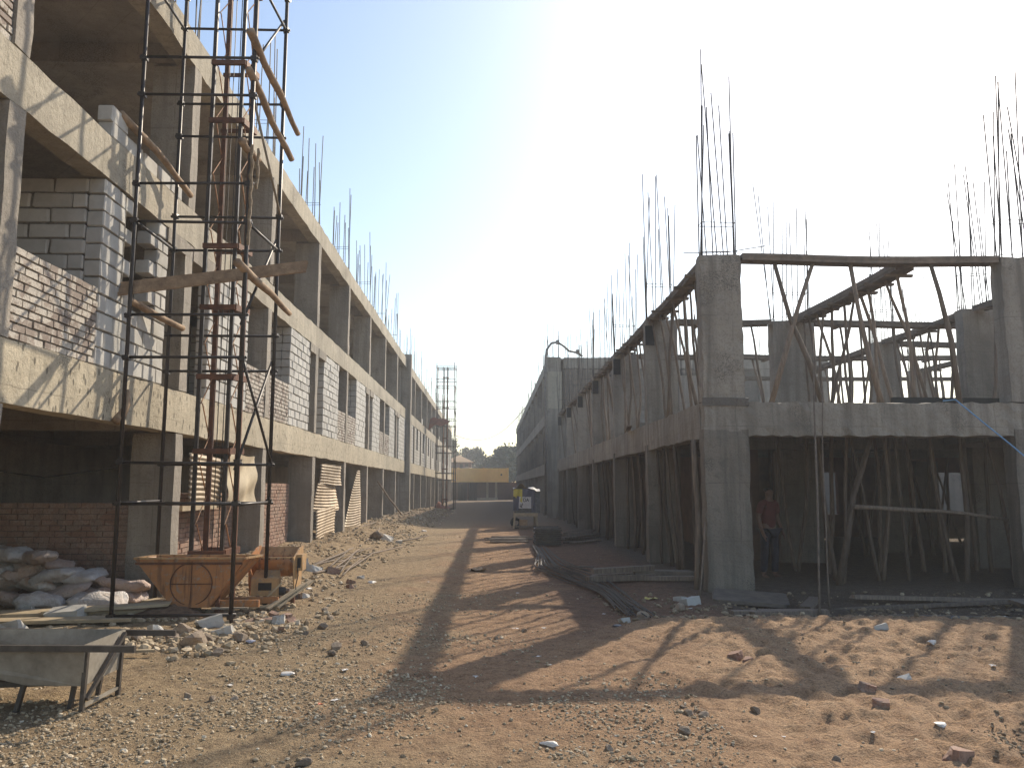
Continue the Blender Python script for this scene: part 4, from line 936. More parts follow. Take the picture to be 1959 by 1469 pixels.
# ------------------------------------------------------------------ steel and timber lying on the right
rb = empty('rebar_bundle', (1.5, 15, .05), 'long bent bundle of dark steel bars lying on the right of the street', 'steel bars')
random.seed(17)
path = [Vector(p) for p in ((1.30, 22.3), (1.28, 19.0), (1.22, 16.6), (1.62, 15.1), (1.86, 12.9), (1.84, 10.6))]
path = [Vector((p.x, p.y, 0)) for p in path]
for i in range(26):
    ox = random.gauss(0, .12); s0 = 0 if random.random() < .6 else random.choice([1, 2]); e0 = len(path) if random.random() < .7 else 4
    pts = []
    for k in range(s0, e0):
        fan = 1.6 if k in (2, 3) else .75
        p = path[k]; pts.append((p.x + ox * fan + random.gauss(0, .015), p.y + random.gauss(0, .25), gh(p.x, p.y) + .03 + random.uniform(0, .07)))
    if len(pts) > 2:
        q = []
        for k in range(len(pts) - 1):
            a, b2 = Vector(pts[k]), Vector(pts[k + 1])
            for t in range(4): q.append(a.lerp(b2, t / 4))
        q.append(Vector(pts[-1])); q = [q[0]] + [(q[k - 1] + q[k] * 2 + q[k + 1]) / 4 for k in range(1, len(q) - 1)] + [q[-1]]
        MB().tube(q, .009, 5).build('bar', M['rebar'], rb)
random.seed(18)
for i in range(9):
    z = gh(1.65, 23.6) + .03 + i * .055; ox = random.uniform(-.03, .03)
    st = empty('form_plate', (1.65 + ox, 23.6, z), f'{ORD[8 - i]} steel form plate from the top of the stack right of the street', 'form plate', 'stack of steel form plates')
    MB().box(1.28 + ox, 2.02 + ox, 23.3, 24.3, z, z + .006, .002).build('sheet', M['zinc_dk'], st)
    for y in (23.31, 24.28): MB().box(1.28 + ox, 2.02 + ox, y, y + .012, z + .0065, z + .042).build('edge_angle', M['zinc_dk'], st)
for i in range(14):
    y = 24.6 + random.uniform(-.7, 1.2); z = gh(2.6, y) + .04 + (i // 4) * .07
    prop((2.15 + random.uniform(-.1, .3), y, z), (3.35 + random.uniform(-.2, .1), y + random.uniform(.2, 1.3), z + random.uniform(0, .08)), .035, 'round pole in the loose pile right of the form plates', 'loose pile of poles', wob=.02)
for i in range(7):
    y = 24.4 + i * .28; slabpiece('plank', (.55 + random.uniform(-.15, .2), y + .5, .04 + .03 * (i % 3)), (1.2, .16, .035), random.uniform(-.12, .12), 'board', 'weathered board in the low pile left of the form plates', 'plank', 'low pile of boards')
LT = [((2.35, 14.6, .08), (1.5, .14, .1), .42, 'dark timber balk lying below the street-side props, front one'), ((2.45, 15.0, .08), (1.4, .14, .1), .38, 'dark timber balk lying below the street-side props, rear one'), ((2.4, 14.85, .20), (1.3, .13, .09), .45, 'timber balk on top of the two below the street-side props'), ((3.1, 14.75, .06), (1.1, .16, .08), -.05, 'timber balk right of the three dark ones'),
      ((3.15, 15.2, .1), (1.2, .4, .12), .1, 'broad broken slab at the foot of the props'), ((3.9, 12.45, .10), (1.05, .62, .05), -.25, 'tilted form panel lying at the foot of the corner column'), ((4.62, 11.95, .10), (.9, .16, .06), 1.05, 'short plank pointing away right of the corner column'), ((4.1, 11.25, .08), (.95, .13, .09), -.06, 'timber lying across in front of the corner column'),
      ((3.75, 10.95, .06), (.7, .12, .07), .3, 'broken pale timber in front of the corner column'), ((3.35, 10.95, .05), (.35, .1, .05), .1, 'short pale timber end left of the broken one'), ((6.3, 11.1, .04), (1.7, .07, .04), -.35, 'thin pole end on the sand edge near the right'), ((7.3, 12.3, .05), (4.5, .14, .05), .05, 'long timber lying in the dark under the front beam'), ((8.3, 10.9, .1), (2.6, 1.1, .05), .3, 'form panel leaning in the shade at the right edge'), ((7.0, 12.7, .06), (3.0, .12, .06), .02, 'second long timber in the dark under the front beam'), ((1.85, 17.2, .05), (.6, .05, .03), .1, 'pale lath lying across the steel bars')]
random.seed(43)
for c, d, rz, l in LT: slabpiece('timber', c, d, rz, 'wood' if 'timber' in l or 'plank' in l else 'board', l, 'timber', tilt=(random.uniform(-.05, .05), random.uniform(-.04, .04)) if 'panel' not in l else (.16, .05))
prop((3.25, 12.9, -.05), (3.45, 13.2, 1.1), .014, 'thin stick leaning on the corner column foot', 'leaning poles', wob=.01)
prop((3.42, 13.7, -.05), (3.44, 13.75, 2.45), .05, 'stout prop touching the corner column on the street side', 'ground-floor street-side props')

# ------------------------------------------------------------------ covered machine on the right of the street
mc = empty('covered_machine', (1.5, 33.6, 0), 'machine on trestle legs wrapped in a yellow and blue banner', 'machine')
MB().box(1.0, 2.0, 33.25, 34.6, .62, 1.52, .02).build('body', M['grey_s'], mc)
MB().grid(lambda u, v: (.93 + .36 * u, 33.16 + .02 * math.sin(9 * u + 3 * v), 1.58 - .3 * v - (.25 * u * v if u > .3 else 0)), 6, 6).build('yellow_banner', M['byellow'], mc)
MB().grid(lambda u, v: (1.29 + .36 * u, 33.165 + .02 * math.sin(7 * u + 2 * v), 1.58 - .33 * v), 6, 6).build('navy_banner', M['navy'], mc)
MB().grid(lambda u, v: (1.65 + .16 * u, 33.17 + .02 * math.sin(7 * u + 2 * v), 1.56 - .9 * v), 4, 6).build('navy_banner', M['navy'], mc)
MB().grid(lambda u, v: (.92 + .24 * u, 33.155 + .02 * math.sin(5 * u + 4 * v), 1.30 - .58 * v), 5, 6).build('navy_banner', M['navy'], mc)
wpn = MB().grid(lambda u, v: (1.15 + .5 * u, 33.15 + .012 * math.sin(6 * u + 3 * v), 1.27 - .46 * v), 6, 6).build('white_banner', M['bwhite'], mc)
def glyph(strokes, x, z, s, rot, parent, name='letter', y=33.128, w=.022):
    m = MB(); ca, sa = math.cos(rot), math.sin(rot)
    for st in strokes:
        for a, b2 in zip(st[:-1], st[1:]):
            pa, pb = [(x + s * (p[0] * ca - p[1] * sa), y, z + s * (p[0] * sa + p[1] * ca)) for p in (a, b2)]
            m.bar(pa, pb, w, .006, up=(0, 1, 0))
    return m.build(name, M['ink'], parent)
Dg = [[(0, 0), (0, 1), (.4, 1), (.65, .75), (.65, .25), (.4, 0), (0, 0)]]; Ag = [[(0, 0), (.38, 1), (.76, 0)], [(.15, .38), (.6, .38)]]; Lg = [[(0, 1), (0, 0), (.5, 0)]]
glyph(Dg, 1.34, 1.08, .13, 0, wpn); glyph(Ag, 1.45, 1.08, .13, 0, wpn)
glyph(Ag, 1.30, .84, .12, math.pi / 2, wpn); glyph(Lg, 1.30, .96, .12, math.pi / 2, wpn)
for k in range(6): glyph([[(0, 0), (1, 0), (1, .6)]], .955, .78 + .085 * k, .045, .1 * (-1) ** k, mc, 'side_lettering', 33.13, .012)
MB().grid(lambda u, v: (.93 + 1.08 * u, 33.12 + 1.0 * v, 1.60 + .06 * math.sin(5 * u + 3 * v) * math.cos(9 * v) + (.12 if .2 < u < .4 and v < .4 else 0) - .05 * (u > .85)), 14, 8).build('plastic_cover', M['white'], mc, smooth=True)
for x in (1.0, 1.85):
    MB().bar((x - .06 * (1 if x < 1.5 else -1), 33.2, 0), (x, 33.25, .62), .07).build('leg', M['plank'], mc); MB().bar((x, 34.5, 0), (x, 34.45, .62), .07).build('leg', M['plank'], mc)
MB().bar((.95, 33.2, .56), (1.92, 33.2, .56), .06, .13).build('cross_beam', M['plank'], mc); MB().bar((.85, 33.3, .08), (2.15, 33.3, .08), .1, .07).build('sill', M['wood'], mc)
MB().box(1.18, 1.5, 33.3, 33.6, .13, .36, .01).build('box', M['tan_s'], mc)
for y in (33.45, 34.4): MB().tube([(1.05 + .0 + .17 * math.cos(t * math.pi / 8), y, .2 + .17 * math.sin(t * math.pi / 8)) for t in range(17)], .05, 7, cap=False).build('wheel', M['dark'], mc, smooth=True)

# ------------------------------------------------------------------ street end: wall, yellow overhang, house, trees
ew = empty('end_wall', (-1, 110, 0), 'dark brick wall with two pale posts closing the street', 'wall'); ew['kind'] = 'thing'
MB().box(-9, 9, 110, 110.25, -.2, 2.32).build('brickwork', M['fbrick'], ew)
for x in (-.55, .62): MB().rbox(x, x + .3, 109.7, 109.98, -.1, 2.32, .5, .01).build('post', M['conc'], ew)
MB().box(-2.3, 1.0, 109.5, 109.99, -.1, .28).build('plinth', M['conc'], ew)
yw = empty('yellow_overhang', (-1, 108, 0), 'yellow painted upper storey overhanging the street end', 'building')
MB().rbox(-8.0, 2.2, 108.2, 111.5, 2.33, 4.15, 1.0, .01).build('front', M['ypaint'], yw)
for x in (-5.1, -4.75 + .35, -1.0, 2.2): MB().rbox(x, x + .22, 107.95, 111.5, 2.30, 4.2, .8, .008).build('pilaster', M['ypaint'], yw)
MB().box(1.35, 1.55, 108.15, 108.195, 3.2, 3.4).build('vent', M['dark'], yw)
for i, (x, l) in enumerate([(-4.0, 'left of the two dark stacks under the yellow overhang'), (-2.75, 'right of the two dark stacks under the yellow overhang')]):
    st = empty('sheet_stack', (x + .5, 104, 0), 'tall dark stack of sheets, ' + l, 'stack', 'dark stacks at the street end'); random.seed(60 + i)
    for k in range(9): MB().box(x + .12 * k, x + .12 * k + .1, 103.6 + random.uniform(-.1, .1), 105, 0, 2.2 + random.uniform(-.15, .1), .02).build('sheet', M['dark'], st)
hs = empty('hip_roof_house', (-4.6, 125, 0), 'small pink brick house with a pale hipped roof beyond the wall', 'house')
MB().box(-6.6, -2.9, 123.5, 127.5, 0, 5.45).build('wall', M['fbrick'], hs)
m = MB(); m.v = [(-7.1, 123, 5.4), (-2.5, 123, 5.4), (-2.5, 128, 5.4), (-7.1, 128, 5.4), (-4.75, 125.5, 6.55)]; m.f = [(0, 1, 4), (1, 2, 4), (2, 3, 4), (3, 0, 4), (3, 2, 1, 0)]
m.build('roof', M['roof'], hs)
for x in (-5.6, -4.6, -3.8): MB().box(x, x + .45, 123.44, 123.49, 4.5, 5.15).build('window', M['dark'], hs)
m = MB(); m.v = [(-5.6, 121.5, 4.1), (-1.6, 121.5, 4.1), (-3.4, 123.4, 4.75)]; m.f = [(0, 1, 2)]; m.v += [(-3.4, 123.4, 4.1)]; m.f += [(1, 3, 2), (3, 0, 2), (0, 3, 1)]
m.build('porch_roof', M['roof'], hs)
def tree(x, y, hgt, rad, seed, label, n=8500):
    random.seed(seed); rt = empty('tree', (x, y, 0), label, 'tree', 'trees beyond the street end')
    m = MB(); m.tube([(x, y, -.2), (x + .1, y, hgt * .3), (x - .1, y + .1, hgt * .6)], [.28, .22, .12], 8)
    cl = []
    for i in range(46):
        a = random.uniform(0, 6.28); rr = rad * math.sqrt(random.random()) * .95; zz = hgt * random.uniform(.38, .97)
        rr *= math.sqrt(max(.08, 1 - ((zz / hgt - .6) / .46) ** 2)); cl.append((x + rr * math.cos(a), y + rr * math.sin(a), zz, random.uniform(.45, .95) * rad * .34))
    for c in cl[:16]: m.tube([(x, y, hgt * random.uniform(.25, .5)), ((x + c[0]) / 2, (y + c[1]) / 2, c[2] * .8), c[:3]], [.1, .06, .025], 5)
    m.build('trunk', M['bark'], rt)
    rg = np.random.default_rng(seed); k = rg.integers(0, len(cl), n); C = np.array(cl)[k]
    P = C[:, :3] + rg.normal(0, 1, (n, 3)) * C[:, 3:4] * np.array([.62, .62, .5])
    u = rg.normal(0, 1, (n, 3)); u /= np.linalg.norm(u, axis=1)[:, None]; w = np.cross(u, rg.normal(0, 1, (n, 3))); w /= np.linalg.norm(w, axis=1)[:, None]
    s = rg.uniform(.14, .36, (n, 1)); V = np.stack([P - u * s, P + w * s * .6, P + u * s, P - w * s * .6], 1).reshape(-1, 3)
    me = bpy.data.meshes.new('crown'); me.from_pydata(V.tolist(), [], np.arange(n * 4).reshape(-1, 4).tolist()); me.update()
    link('crown', me, M['leaf'], rt)
tree(-8.6, 140, 9.6, 3.6, 1, 'tall tree rising left of the house with the hipped roof')
tree(-3.2, 150, 8.7, 2.2, 2, 'slender feathery tree just right of the hipped roof')
tree(-.6, 146, 6.6, 2.4, 3, 'low pale bush-like tree in the middle of the street end', 3600)
tree(2.6, 142, 8.1, 3.5, 4, 'broad dark tree in front of the right-hand building end')
tree(6.6, 138, 8.0, 3.2, 5, 'dark tree disappearing behind the right-hand building end')
tree(-13, 150, 9, 4, 6, 'tree mostly hidden behind the left row', 2500)
tree(1.0, 160, 7.2, 3.0, 7, 'farther tree filling the gap behind the broad dark tree', 3600)
pts = [(-2.7 + 5.85 * t, 61.5 + 12 * t, 5.55 + 3.3 * t * t - .55 * math.sin(math.pi * t)) for t in [i / 20 for i in range(21)]]
MB().tube(pts, .032, 5).build('cable', M['pole'], None, label='thin cable strung from the distant tower up to the right-hand roof', cat='cable')

# ------------------------------------------------------------------ rubble, scrap, sticks
RB = [('b', 2.32, 7.89, 0.152), ('b', 2.38, 7.77, 0.1), ('r', 1.97, 6.24, 0.096), ('b', 2.98, 6.62, 0.119), ('b', 2.9, 6.22, 0.104), ('a', 3.52, 7.07, 0.118), ('r', 1.31, 5.71, 0.11), ('a', 4.35, 9.24, 0.142), ('b', 2.77, 5.01, 0.16), ('r', 2.11, 5.16, 0.066), ('r', 1.44, 6.31, 0.057), ('r', 1.45, 6.14, 0.087), ('r', 1.54, 6.07, 0.078), ('r', 0.75, 5.34, 0.068), ('r', -1.1, 5.11, 0.098), ('r', -2.41, 6.83, 0.079), ('r', -2.18, 6.73, 0.086), ('r', -2.02, 6.77, 0.078), ('r', -3.59, 7.3, 0.122), ('a', -3.33, 10.06, 0.29), ('a', -3.0, 9.5, 0.231), ('r', -2.71, 9.21, 0.201), ('r', -3.1, 8.9, 0.342), ('r', -2.69, 8.4, 0.151), ('r', -3.44, 9.54, 0.245), ('r', -3.08, 9.22, 0.177), ('a', -3.78, 9.65, 0.186), ('r', -3.48, 9.32, 0.143), ('a', -2.59, 10.34, 0.252), ('b', -2.39, 9.68, 0.099), ('b', -2.41, 10.33, 0.132), ('b', -2.56, 10.74, 0.124), ('r', -3.26, 11.29, 0.188), ('b', -2.79, 10.92, 0.112), ('a', -3.51, 15.42, 0.297), ('a', -3.22, 15.33, 0.255), ('b', -2.91, 15.5, 0.219), ('b', -2.85, 12.57, 0.161), ('a', -2.74, 12.51, 0.144), ('r', -3.42, 14.36, 0.166), ('a', -2.34, 15.14, 0.116), ('r', -3.08, 12.87, 0.165), ('b', -2.39, 14.41, 0.129), ('b', -2.29, 13.82, 0.124), ('r', -2.18, 11.17, 0.129), ('r', -2.01, 10.64, 0.123), ('r', -1.94, 9.84, 0.151), ('r', -1.56, 8.4, 0.108), ('r', -1.33, 8.99, 0.092), ('r', -1.6, 8.75, 0.146), ('r', -2.07, 9.51, 0.085), ('r', -3.2, 23.45, 0.451), ('a', -3.07, 24.51, 0.409), ('a', -2.65, 24.06, 0.216), ('r', 1.91, 10.42, 0.16), ('a', 1.62, 10.08, 0.129), ('r', 0.4, 9.78, 0.088), ('r', 0.07, 9.2, 0.071), ('a', 2.77, 12.14, 0.171), ('a', 2.82, 11.71, 0.255), ('r', 2.99, 12.24, 0.11), ('r', 2.53, 11.13, 0.186), ('a', -5.52, 9.94, 0.319), ('a', -5.03, 9.36, 0.168), ('a', -4.45, 8.68, 0.334), ('a', -5.27, 10.57, 0.406), ('a', -6.62, 11.86, 0.228), ('a', -6.15, 11.27, 0.217), ('a', -6.07, 11.36, 0.189), ('a', -4.18, 9.25, 0.237), ('r', -4.07, 9.4, 0.121), ('r', -3.82, 9.21, 0.142)]
def rockmesh(seed):
    random.seed(seed); bm = bmesh.new(); bmesh.ops.create_icosphere(bm, subdivisions=2, radius=.5)
    cuts = [(Vector((random.gauss(0, 1), random.gauss(0, 1), random.gauss(0, 1))).normalized(), random.uniform(.22, .42)) for _ in range(9)]
    for v in bm.verts:
        for nrm, d in cuts:
            t = v.co.dot(nrm) - d
            if t > 0: v.co -= nrm * t
        v.co += Vector((random.gauss(0, .014), random.gauss(0, .014), random.gauss(0, .014)))
    me = bpy.data.meshes.new('rock'); bm.to_mesh(me); bm.free(); return me
def chunk(seed):
    random.seed(seed); bm = bmesh.new(); bmesh.ops.create_cube(bm, size=1)
    bmesh.ops.subdivide_edges(bm, edges=list(bm.edges), cuts=2, use_grid_fill=True)
    nrm = Vector((random.uniform(.3, 1), random.uniform(-1, 1), random.uniform(-.4, 1))).normalized()
    for v in bm.verts:
        t = v.co.dot(nrm) - random.uniform(.30, .40)
        if t > 0: v.co -= nrm * t
        v.co += Vector((random.gauss(0, .015), random.gauss(0, .015), random.gauss(0, .015)))
    me = bpy.data.meshes.new('chunk'); bm.to_mesh(me); bm.free(); return me
ROCKS = [rockmesh(i) for i in range(8)]; CHUNKS = [chunk(i + 50) for i in range(6)]
random.seed(77)
def where(x, y):
    if x > .9: return ('on the trodden sand' if y < 10 else 'on the red earth by the right building') + (' close to the lower right corner' if x > 2.5 and y < 5.6 else '')
    if x > -.5: return 'on the middle of the street'
    if y > 20: return 'on the far debris bank at left'
    if y > 12: return 'on the debris bank beyond the mixer'
    if x < -4: return 'among the boards at far left'
    if y > 9: return 'in the rubble in front of the hopper'
    return 'on the gravel at lower left'
cnt = {}; full = {}
for (t, x, y, s) in RB: full[(t, where(x, y))] = full.get((t, where(x, y)), 0) + 1
for (t, x, y, s) in sorted(RB, key=lambda r: -r[3]):
    w = where(x, y); k = cnt.get((t, w), 0); cnt[(t, w)] = k + 1
    nm, lb, ct = {'b': ('brick', 'broken red brick', 'brick'), 'r': ('stone', 'rough grey-brown stone', 'stone'), 'a': ('block_fragment', 'pale broken block', 'block')}[t]
    size = 'largest' if k == 0 else ORD[min(k, 11)] + ' largest'
    label = f'{lb} {w}' if full[(t, w)] == 1 else f'{size} {lb} {w}'
    me = random.choice(ROCKS if t == 'r' else CHUNKS); sc = {'b': (s * 1.1, s * .75, s * .6), 'r': (s * 1.1, s, s * .75), 'a': (s, s * .6, s * .52)}[t]
    link(nm, me, M[{'b': 'brick_red', 'r': 'rock', 'a': 'aac'}[t]], None, label, ct, 'loose rubble', loc=(x, y, gh(x, y) + sc[2] * .22), scale=sc, rot=(random.uniform(-.3, .3), random.uniform(-.3, .3), random.uniform(0, 6.28)))
LI = [('w', 3.03, 5.66, 0.123), ('w', 4.51, 7.46, 0.077), ('g', 1.49, 9.82, 0.189), ('t', -0.24, 16.77, 0.43), ('w', 0.38, 5.45, 0.14), ('o', -1.29, 6.5, 0.058), ('w', -1.19, 6.58, 0.067), ('w', 4.46, 8.37, 0.161), ('w', 1.96, 5.63, 0.029), ('w', 1.77, 5.64, 0.029), ('w', 2.54, 5.59, 0.043), ('w', 0.47, 8.17, 0.063), ('w', 0.54, 7.76, 0.06), ('w', -0.12, 7.28, 0.065), ('b', -2.57, 9.12, 0.14), ('y', -3.09, 15.86, 0.163), ('w', -2.03, 14.4, 0.222), ('w', -2.87, 13.3, 0.119), ('w', -4.0, 42.44, 0.291), ('y', 2.39, 12.37, 0.206), ('w', -2.47, 30.69, 0.275), ('w', 1.47, 10.8, 0.055), ('w', 2.72, 11.32, 0.073), ('w', 7.17, 11.49, 0.088), ('g', 5.99, 10.6, 0.245), ('g', 3.63, 10.25, 0.105), ('w', -1.8, 7.56, 0.145), ('w', -1.29, 7.55, 0.077), ('w', -2.21, 7.28, 0.065), ('w', 0.3, 9.96, 0.089), ('w', -1.07, 14.53, 0.075), ('w', 0.43, 13.09, 0.084), ('w', 0.64, 9.95, 0.064)]
def scrap(seed, flat):
    random.seed(seed); p = [random.uniform(0, 6) for _ in range(5)]
    return MB().grid(lambda u, v: ((u - .5) * (1 - .3 * v), (v - .5) * .62 + .1 * math.sin(5 * u + p[0]), flat * (.5 + .5 * math.sin(6 * u + p[1]) * math.cos(5 * v + p[2])) + .06 * math.sin(13 * u + p[3]) * flat * 4), 7, 6).mesh('scrap', False)
SCR = [scrap(i, .10 if i % 2 else .28) for i in range(6)]
random.seed(81); cnt = {}; nn = {'w': 'white paper scrap', 'g': 'grey crumpled film', 't': 'tan cloth-like rag', 'o': 'orange wrapper', 'b': 'bluish plastic film', 'y': 'yellow packing scrap'}; mm = {'w': 'white', 'g': 'grey_s', 't': 'tan_s', 'o': 'orange_s', 'b': 'blue_s', 'y': 'yellow'}
full = {}
for (t, x, y, s) in LI: full[(t, where(x, y))] = full.get((t, where(x, y)), 0) + 1
for (t, x, y, s) in sorted(LI, key=lambda r: -r[3]):
    w = where(x, y); k = cnt.get((t, w), 0); cnt[(t, w)] = k + 1
    label = f'{nn[t]} {w}' if full[(t, w)] == 1 else f'{"largest" if k == 0 else ORD[min(k, 11)] + " largest"} {nn[t]} {w}'
    big = s > .1 and t in 'wgb'
    link('scrap', random.choice(ROCKS if big else SCR), M[mm[t]], None, label, 'litter', 'scraps on the ground', loc=(x, y, gh(x, y) + (.01 if big else .004)), scale=(s, s * (.7 if big else 1), s * (.35 if big else .5)), rot=(0, 0, random.uniform(0, 6.28)))
STK = [(-2.94, 15.81, -3.07, 19.6), (-2.75, 15.32, -3.07, 19.0), (-3.04, 15.81, -3.24, 19.3), (-3.13, 14.86, -2.84, 16.34), (-2.74, 15.81, -2.69, 18.9), (-3.5, 14.87, -3.15, 16.93), (-3.33, 22.3, -3.56, 26.8), (-3.19, 23.36, -3.6, 27.0), (-4.43, 27.33, -4.25, 31.0), (-2.59, 24.53, -1.95, 26.36), (-2.85, 19.14, -2.27, 21.53), (-3.14, 16.9, -2.75, 18.5), (-2.62, 14.85, -2.78, 17.94), (-3.3, 17.2, -2.9, 20.2), (-3.4, 16.2, -3.2, 19.5)]
random.seed(83)
for i, (a, b2, c, d) in enumerate(STK):
    w = 'near' if b2 < 22 else 'far'
    prop((a, b2, gh(a, b2) + .05), (c, d, gh(c, d) + .10), random.uniform(.009, .02), f'thin stick lying on the {w} part of the debris bank at left', f'sticks on the {w} debris bank', wob=.012, mat='wood')

# loose gravel and clods, far too many to count
def pebbles():
    rg = np.random.default_rng(5); P = []
    def region(n, x0, x1, y0, y1, smin, smax, dens):
        x = rg.uniform(x0, x1, n); y = y0 + (y1 - y0) * rg.random(n) ** 1.35
        keep = rg.random(n) < dens(x, y); x, y = x[keep], y[keep]
        s = smin + (smax - smin) * rg.random(len(x)) ** 3.2; P.append(np.stack([x, y, s], 1))
    cl = lambda x, y: np.clip((fbm(x * 1.1, y * 1.1, 41, 3) - .30) * 4, .05, 1)
    region(24000, -5, 1.2, 4.2, 13, .006, .030, lambda x, y: cl(x, y) * ss(1.2, -.8, x))
    region(14000, -3.4, 1.6, 4.2, 7.4, .008, .024, lambda x, y: cl(x, y))
    region(3500, -2, 3.4, 7, 30, .008, .035, lambda x, y: .35 * cl(x, y))
    region(9000, -5.0, -1.8, 12, 34, .015, .075, lambda x, y: ss(-1.8, -3.4, x) * cl(x, y))
    region(2200, -5.0, -2.0, 34, 60, .03, .12, lambda x, y: ss(-2.0, -3.6, x))
    region(11000, -5.2, -1.8, 7.6, 11.8, .010, .085, lambda x, y: ss(-1.9, -3.4, x) * ss(7.7, 9.6, y) * cl(x, y))
    region(2600, 1, 7, 4.4, 11, .006, .026, lambda x, y: .5 * cl(x, y))
    region(5000, 3.0, 4.6, 4.4, 6.4, .008, .024, lambda x, y: ss(.75, .3, np.hypot((x - 3.75) / 1.0, (y - 5.2) / 1.0)))
    region(5000, 1.6, 9, 9.9, 13.2, .01, .07, lambda x, y: .5 * cl(x, y))
    A = np.concatenate(P); n = len(A); z = ground_h(A[:, 0], A[:, 1])
    t = 1.618; base = np.array([(-1, t, 0), (1, t, 0), (-1, -t, 0), (1, -t, 0), (0, -1, t), (0, 1, t), (0, -1, -t), (0, 1, -t), (t, 0, -1), (t, 0, 1), (-t, 0, -1), (-t, 0, 1)], float) / 1.9
    tri = np.array([(0, 11, 5), (0, 5, 1), (0, 1, 7), (0, 7, 10), (0, 10, 11), (1, 5, 9), (5, 11, 4), (11, 10, 2), (10, 7, 6), (7, 1, 8), (3, 9, 4), (3, 4, 2), (3, 2, 6), (3, 6, 8), (3, 8, 9), (4, 9, 5), (2, 4, 11), (6, 2, 10), (8, 6, 7), (9, 8, 1)])
    V = base[None] * (1 + rg.uniform(-.28, .28, (n, 12, 1))) * rg.uniform(.6, 1.3, (n, 1, 3)); V[:, :, 2] *= .7; A[:, 2] *= .72
    a = rg.uniform(0, 6.28, n); ca, sa = np.cos(a)[:, None], np.sin(a)[:, None]
    V = np.stack([V[:, :, 0] * ca - V[:, :, 1] * sa, V[:, :, 0] * sa + V[:, :, 1] * ca, V[:, :, 2]], 2) * A[:, 2][:, None, None]
    V += np.stack([A[:, 0], A[:, 1], z + A[:, 2] * .25], 1)[:, None, :]
    F = (tri[None] + 12 * np.arange(n)[:, None, None]).reshape(-1, 3)
    me = bpy.data.meshes.new('gravel'); me.from_pydata(V.reshape(-1, 3).tolist(), [], F.tolist()); me.update()
    at = me.attributes.new('rnd', 'FLOAT', 'FACE'); r = np.clip(rg.normal(.5, .22, n) - .3 * (A[:, 0] > 2.9) * (A[:, 1] < 6.5) - .38 * (A[:, 0] > 1.5) * (A[:, 1] > 9.7), 0, 1)  # pebbles near the right building get its shade as a darker colour
    at.data.foreach_set('value', np.repeat(r, 20).astype(np.float32))
    link('gravel', me, M['pebble'], None, kind='stuff', label='loose gravel, clods and chips scattered over the ground')
pebbles()

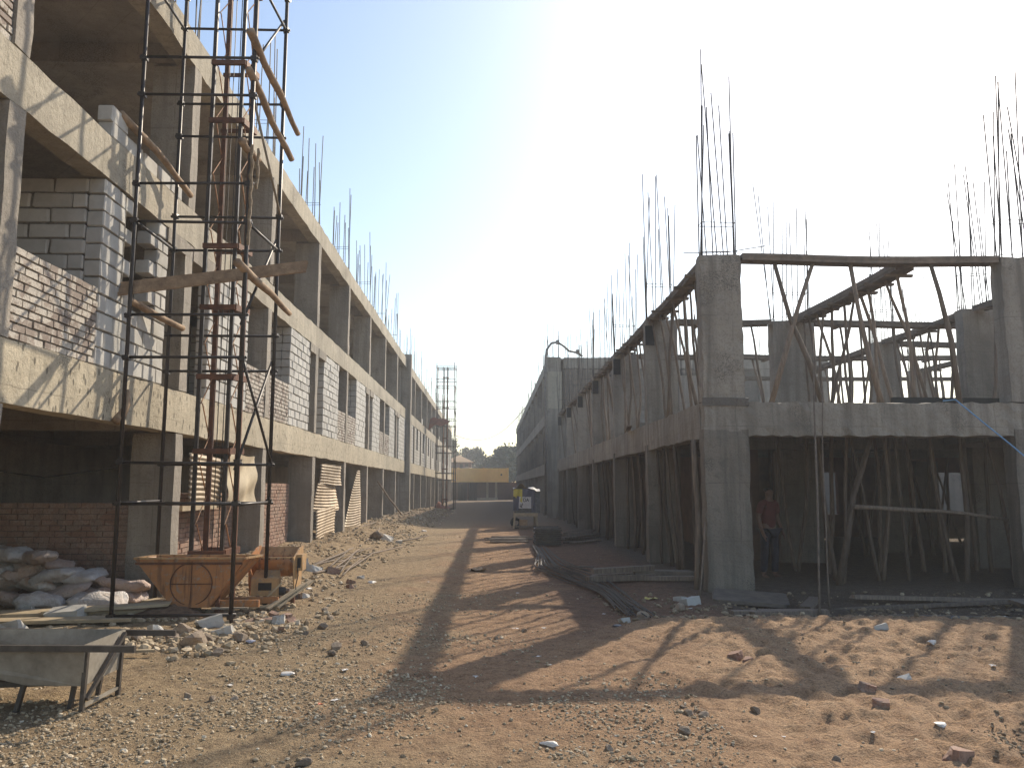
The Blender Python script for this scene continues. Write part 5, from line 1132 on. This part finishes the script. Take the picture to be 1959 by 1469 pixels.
# ------------------------------------------------------------------ person standing in the dark ground floor
def skin(name, verts, edges, radii, mat, parent=None, sub=2, root=0):
    me = bpy.data.meshes.new(name); me.from_pydata(verts, edges, []); me.update()
    o = bpy.data.objects.new(name, me); col.objects.link(o); me.materials.append(mat)
    md = o.modifiers.new('skin', 'SKIN'); md.use_smooth_shade = True
    for i, r0 in enumerate(radii):
        sv = me.skin_vertices[0].data[i]; sv.radius = (r0, r0) if not hasattr(r0, '__len__') else r0; sv.use_root = (i == root)
    o.modifiers.new('sub', 'SUBSURF').levels = sub; o.modifiers['sub'].render_levels = sub
    if parent: o.parent = parent
    return o
def person():
    px, py = 5.22, 15.35
    rt = empty('person', (px, py, -.05), 'person in a red shirt and dark trousers standing in the dark behind the front beam', 'person'); rt.rotation_euler = (0, 0, R(25))
    v = [(0, 0, .93), (0, .01, 1.12), (0, 0, 1.32), (0, -.01, 1.43), (0, -.02, 1.50), (0, -.035, 1.58), (0, -.03, 1.67),
         (.10, 0, .88), (.11, -.02, .50), (.12, .02, .09), (.13, -.12, .035), (-.10, 0, .88), (-.11, .02, .50), (-.13, .05, .09), (-.15, -.09, .035),
         (.18, 0, 1.39), (.24, .03, 1.12), (.22, -.10, .90), (.21, -.15, .83), (-.18, 0, 1.39), (-.25, .01, 1.12), (-.24, -.08, .88), (-.235, -.12, .80)]
    e = [(0, 1), (1, 2), (2, 3), (3, 4), (4, 5), (5, 6), (0, 7), (7, 8), (8, 9), (9, 10), (0, 11), (11, 12), (12, 13), (13, 14), (3, 15), (15, 16), (16, 17), (17, 18), (3, 19), (19, 20), (20, 21), (21, 22)]
    r0 = [(.14, .10), (.13, .09), (.15, .10), (.08, .07), .05, (.075, .09), (.065, .08), .08, .055, .04, (.04, .03), .08, .055, .04, (.04, .03), .055, .042, .03, (.035, .02), .055, .042, .03, (.035, .02)]
    for s, w in ((1, 18), (-1, 22)):
        b0 = Vector(v[w])
        for k in range(5):
            off = (k - 2) * .014; i = len(v); L = [.04, .052, .057, .052, .04][k]
            if k == 0: q = [(b0.x - s * .02, b0.y - .02, b0.z), (b0.x - s * .03, b0.y - .045, b0.z - .02)]
            else: q = [(b0.x + off * .5, b0.y - .015 + off, b0.z - .03), (b0.x + off * .5 - s * .012, b0.y - .03 + off, b0.z - .03 - L)]
            v += q; e += [(w, i), (i, i + 1)]; r0 += [.010, .008]
    skin('body', v, e, r0, M['skin'], rt)
    sv = [(0, 0, .90), (0, .01, 1.12), (0, 0, 1.32), (0, -.01, 1.425), (.18, 0, 1.39), (.225, .02, 1.20), (-.18, 0, 1.39), (-.235, .005, 1.20)]
    skin('shirt', sv, [(0, 1), (1, 2), (2, 3), (3, 4), (4, 5), (3, 6), (6, 7)], [(.165, .125), (.155, .112), (.17, .122), (.10, .085), .072, .066, .072, .066], M['shirt'], rt)
    tv = [(0, 0, .95), (.10, 0, .86), (.11, -.02, .50), (.12, .02, .12), (-.10, 0, .86), (-.11, .02, .50), (-.13, .05, .12)]
    skin('trousers', tv, [(0, 1), (1, 2), (2, 3), (0, 4), (4, 5), (5, 6)], [(.16, .12), .098, .075, .065, .098, .075, .065], M['trouser'], rt)
    skin('hair', [(0, .022, 1.60), (0, -.01, 1.695)], [(0, 1)], [(.088, .085), (.085, .095)], M['hair'], rt)
    for (dx, dy, dz, s) in ((0, -.125, 1.60, .014), (.078, -.03, 1.60, .016), (-.078, -.03, 1.60, .016)):
        bm = bmesh.new(); bmesh.ops.create_icosphere(bm, subdivisions=1, radius=s); me = bpy.data.meshes.new('feature'); bm.to_mesh(me); bm.free()
        me.materials.append(M['skin']); o = bpy.data.objects.new('nose' if dx == 0 else 'ear', me); col.objects.link(o); o.parent = rt; o.location = (dx, dy, dz)
person()

# ------------------------------------------------------------------ haze over the site
HAZE = 0.0017
if HAZE:
    m = bpy.data.materials.new('haze_air'); m.use_nodes = True; nt = m.node_tree; nt.nodes.clear()
    out = nt.nodes.new('ShaderNodeOutputMaterial'); pv = nt.nodes.new('ShaderNodeVolumePrincipled')
    pv.inputs['Color'].default_value = (.86, .91, .97, 1); pv.inputs['Density'].default_value = HAZE; pv.inputs['Anisotropy'].default_value = 0.35
    nt.links.new(pv.outputs[0], out.inputs['Volume'])
    MB().box(-60, 60, -30, 190, -1.6, 14).build('haze', m, None, kind='stuff', label='thin dusty haze in the air over the site')
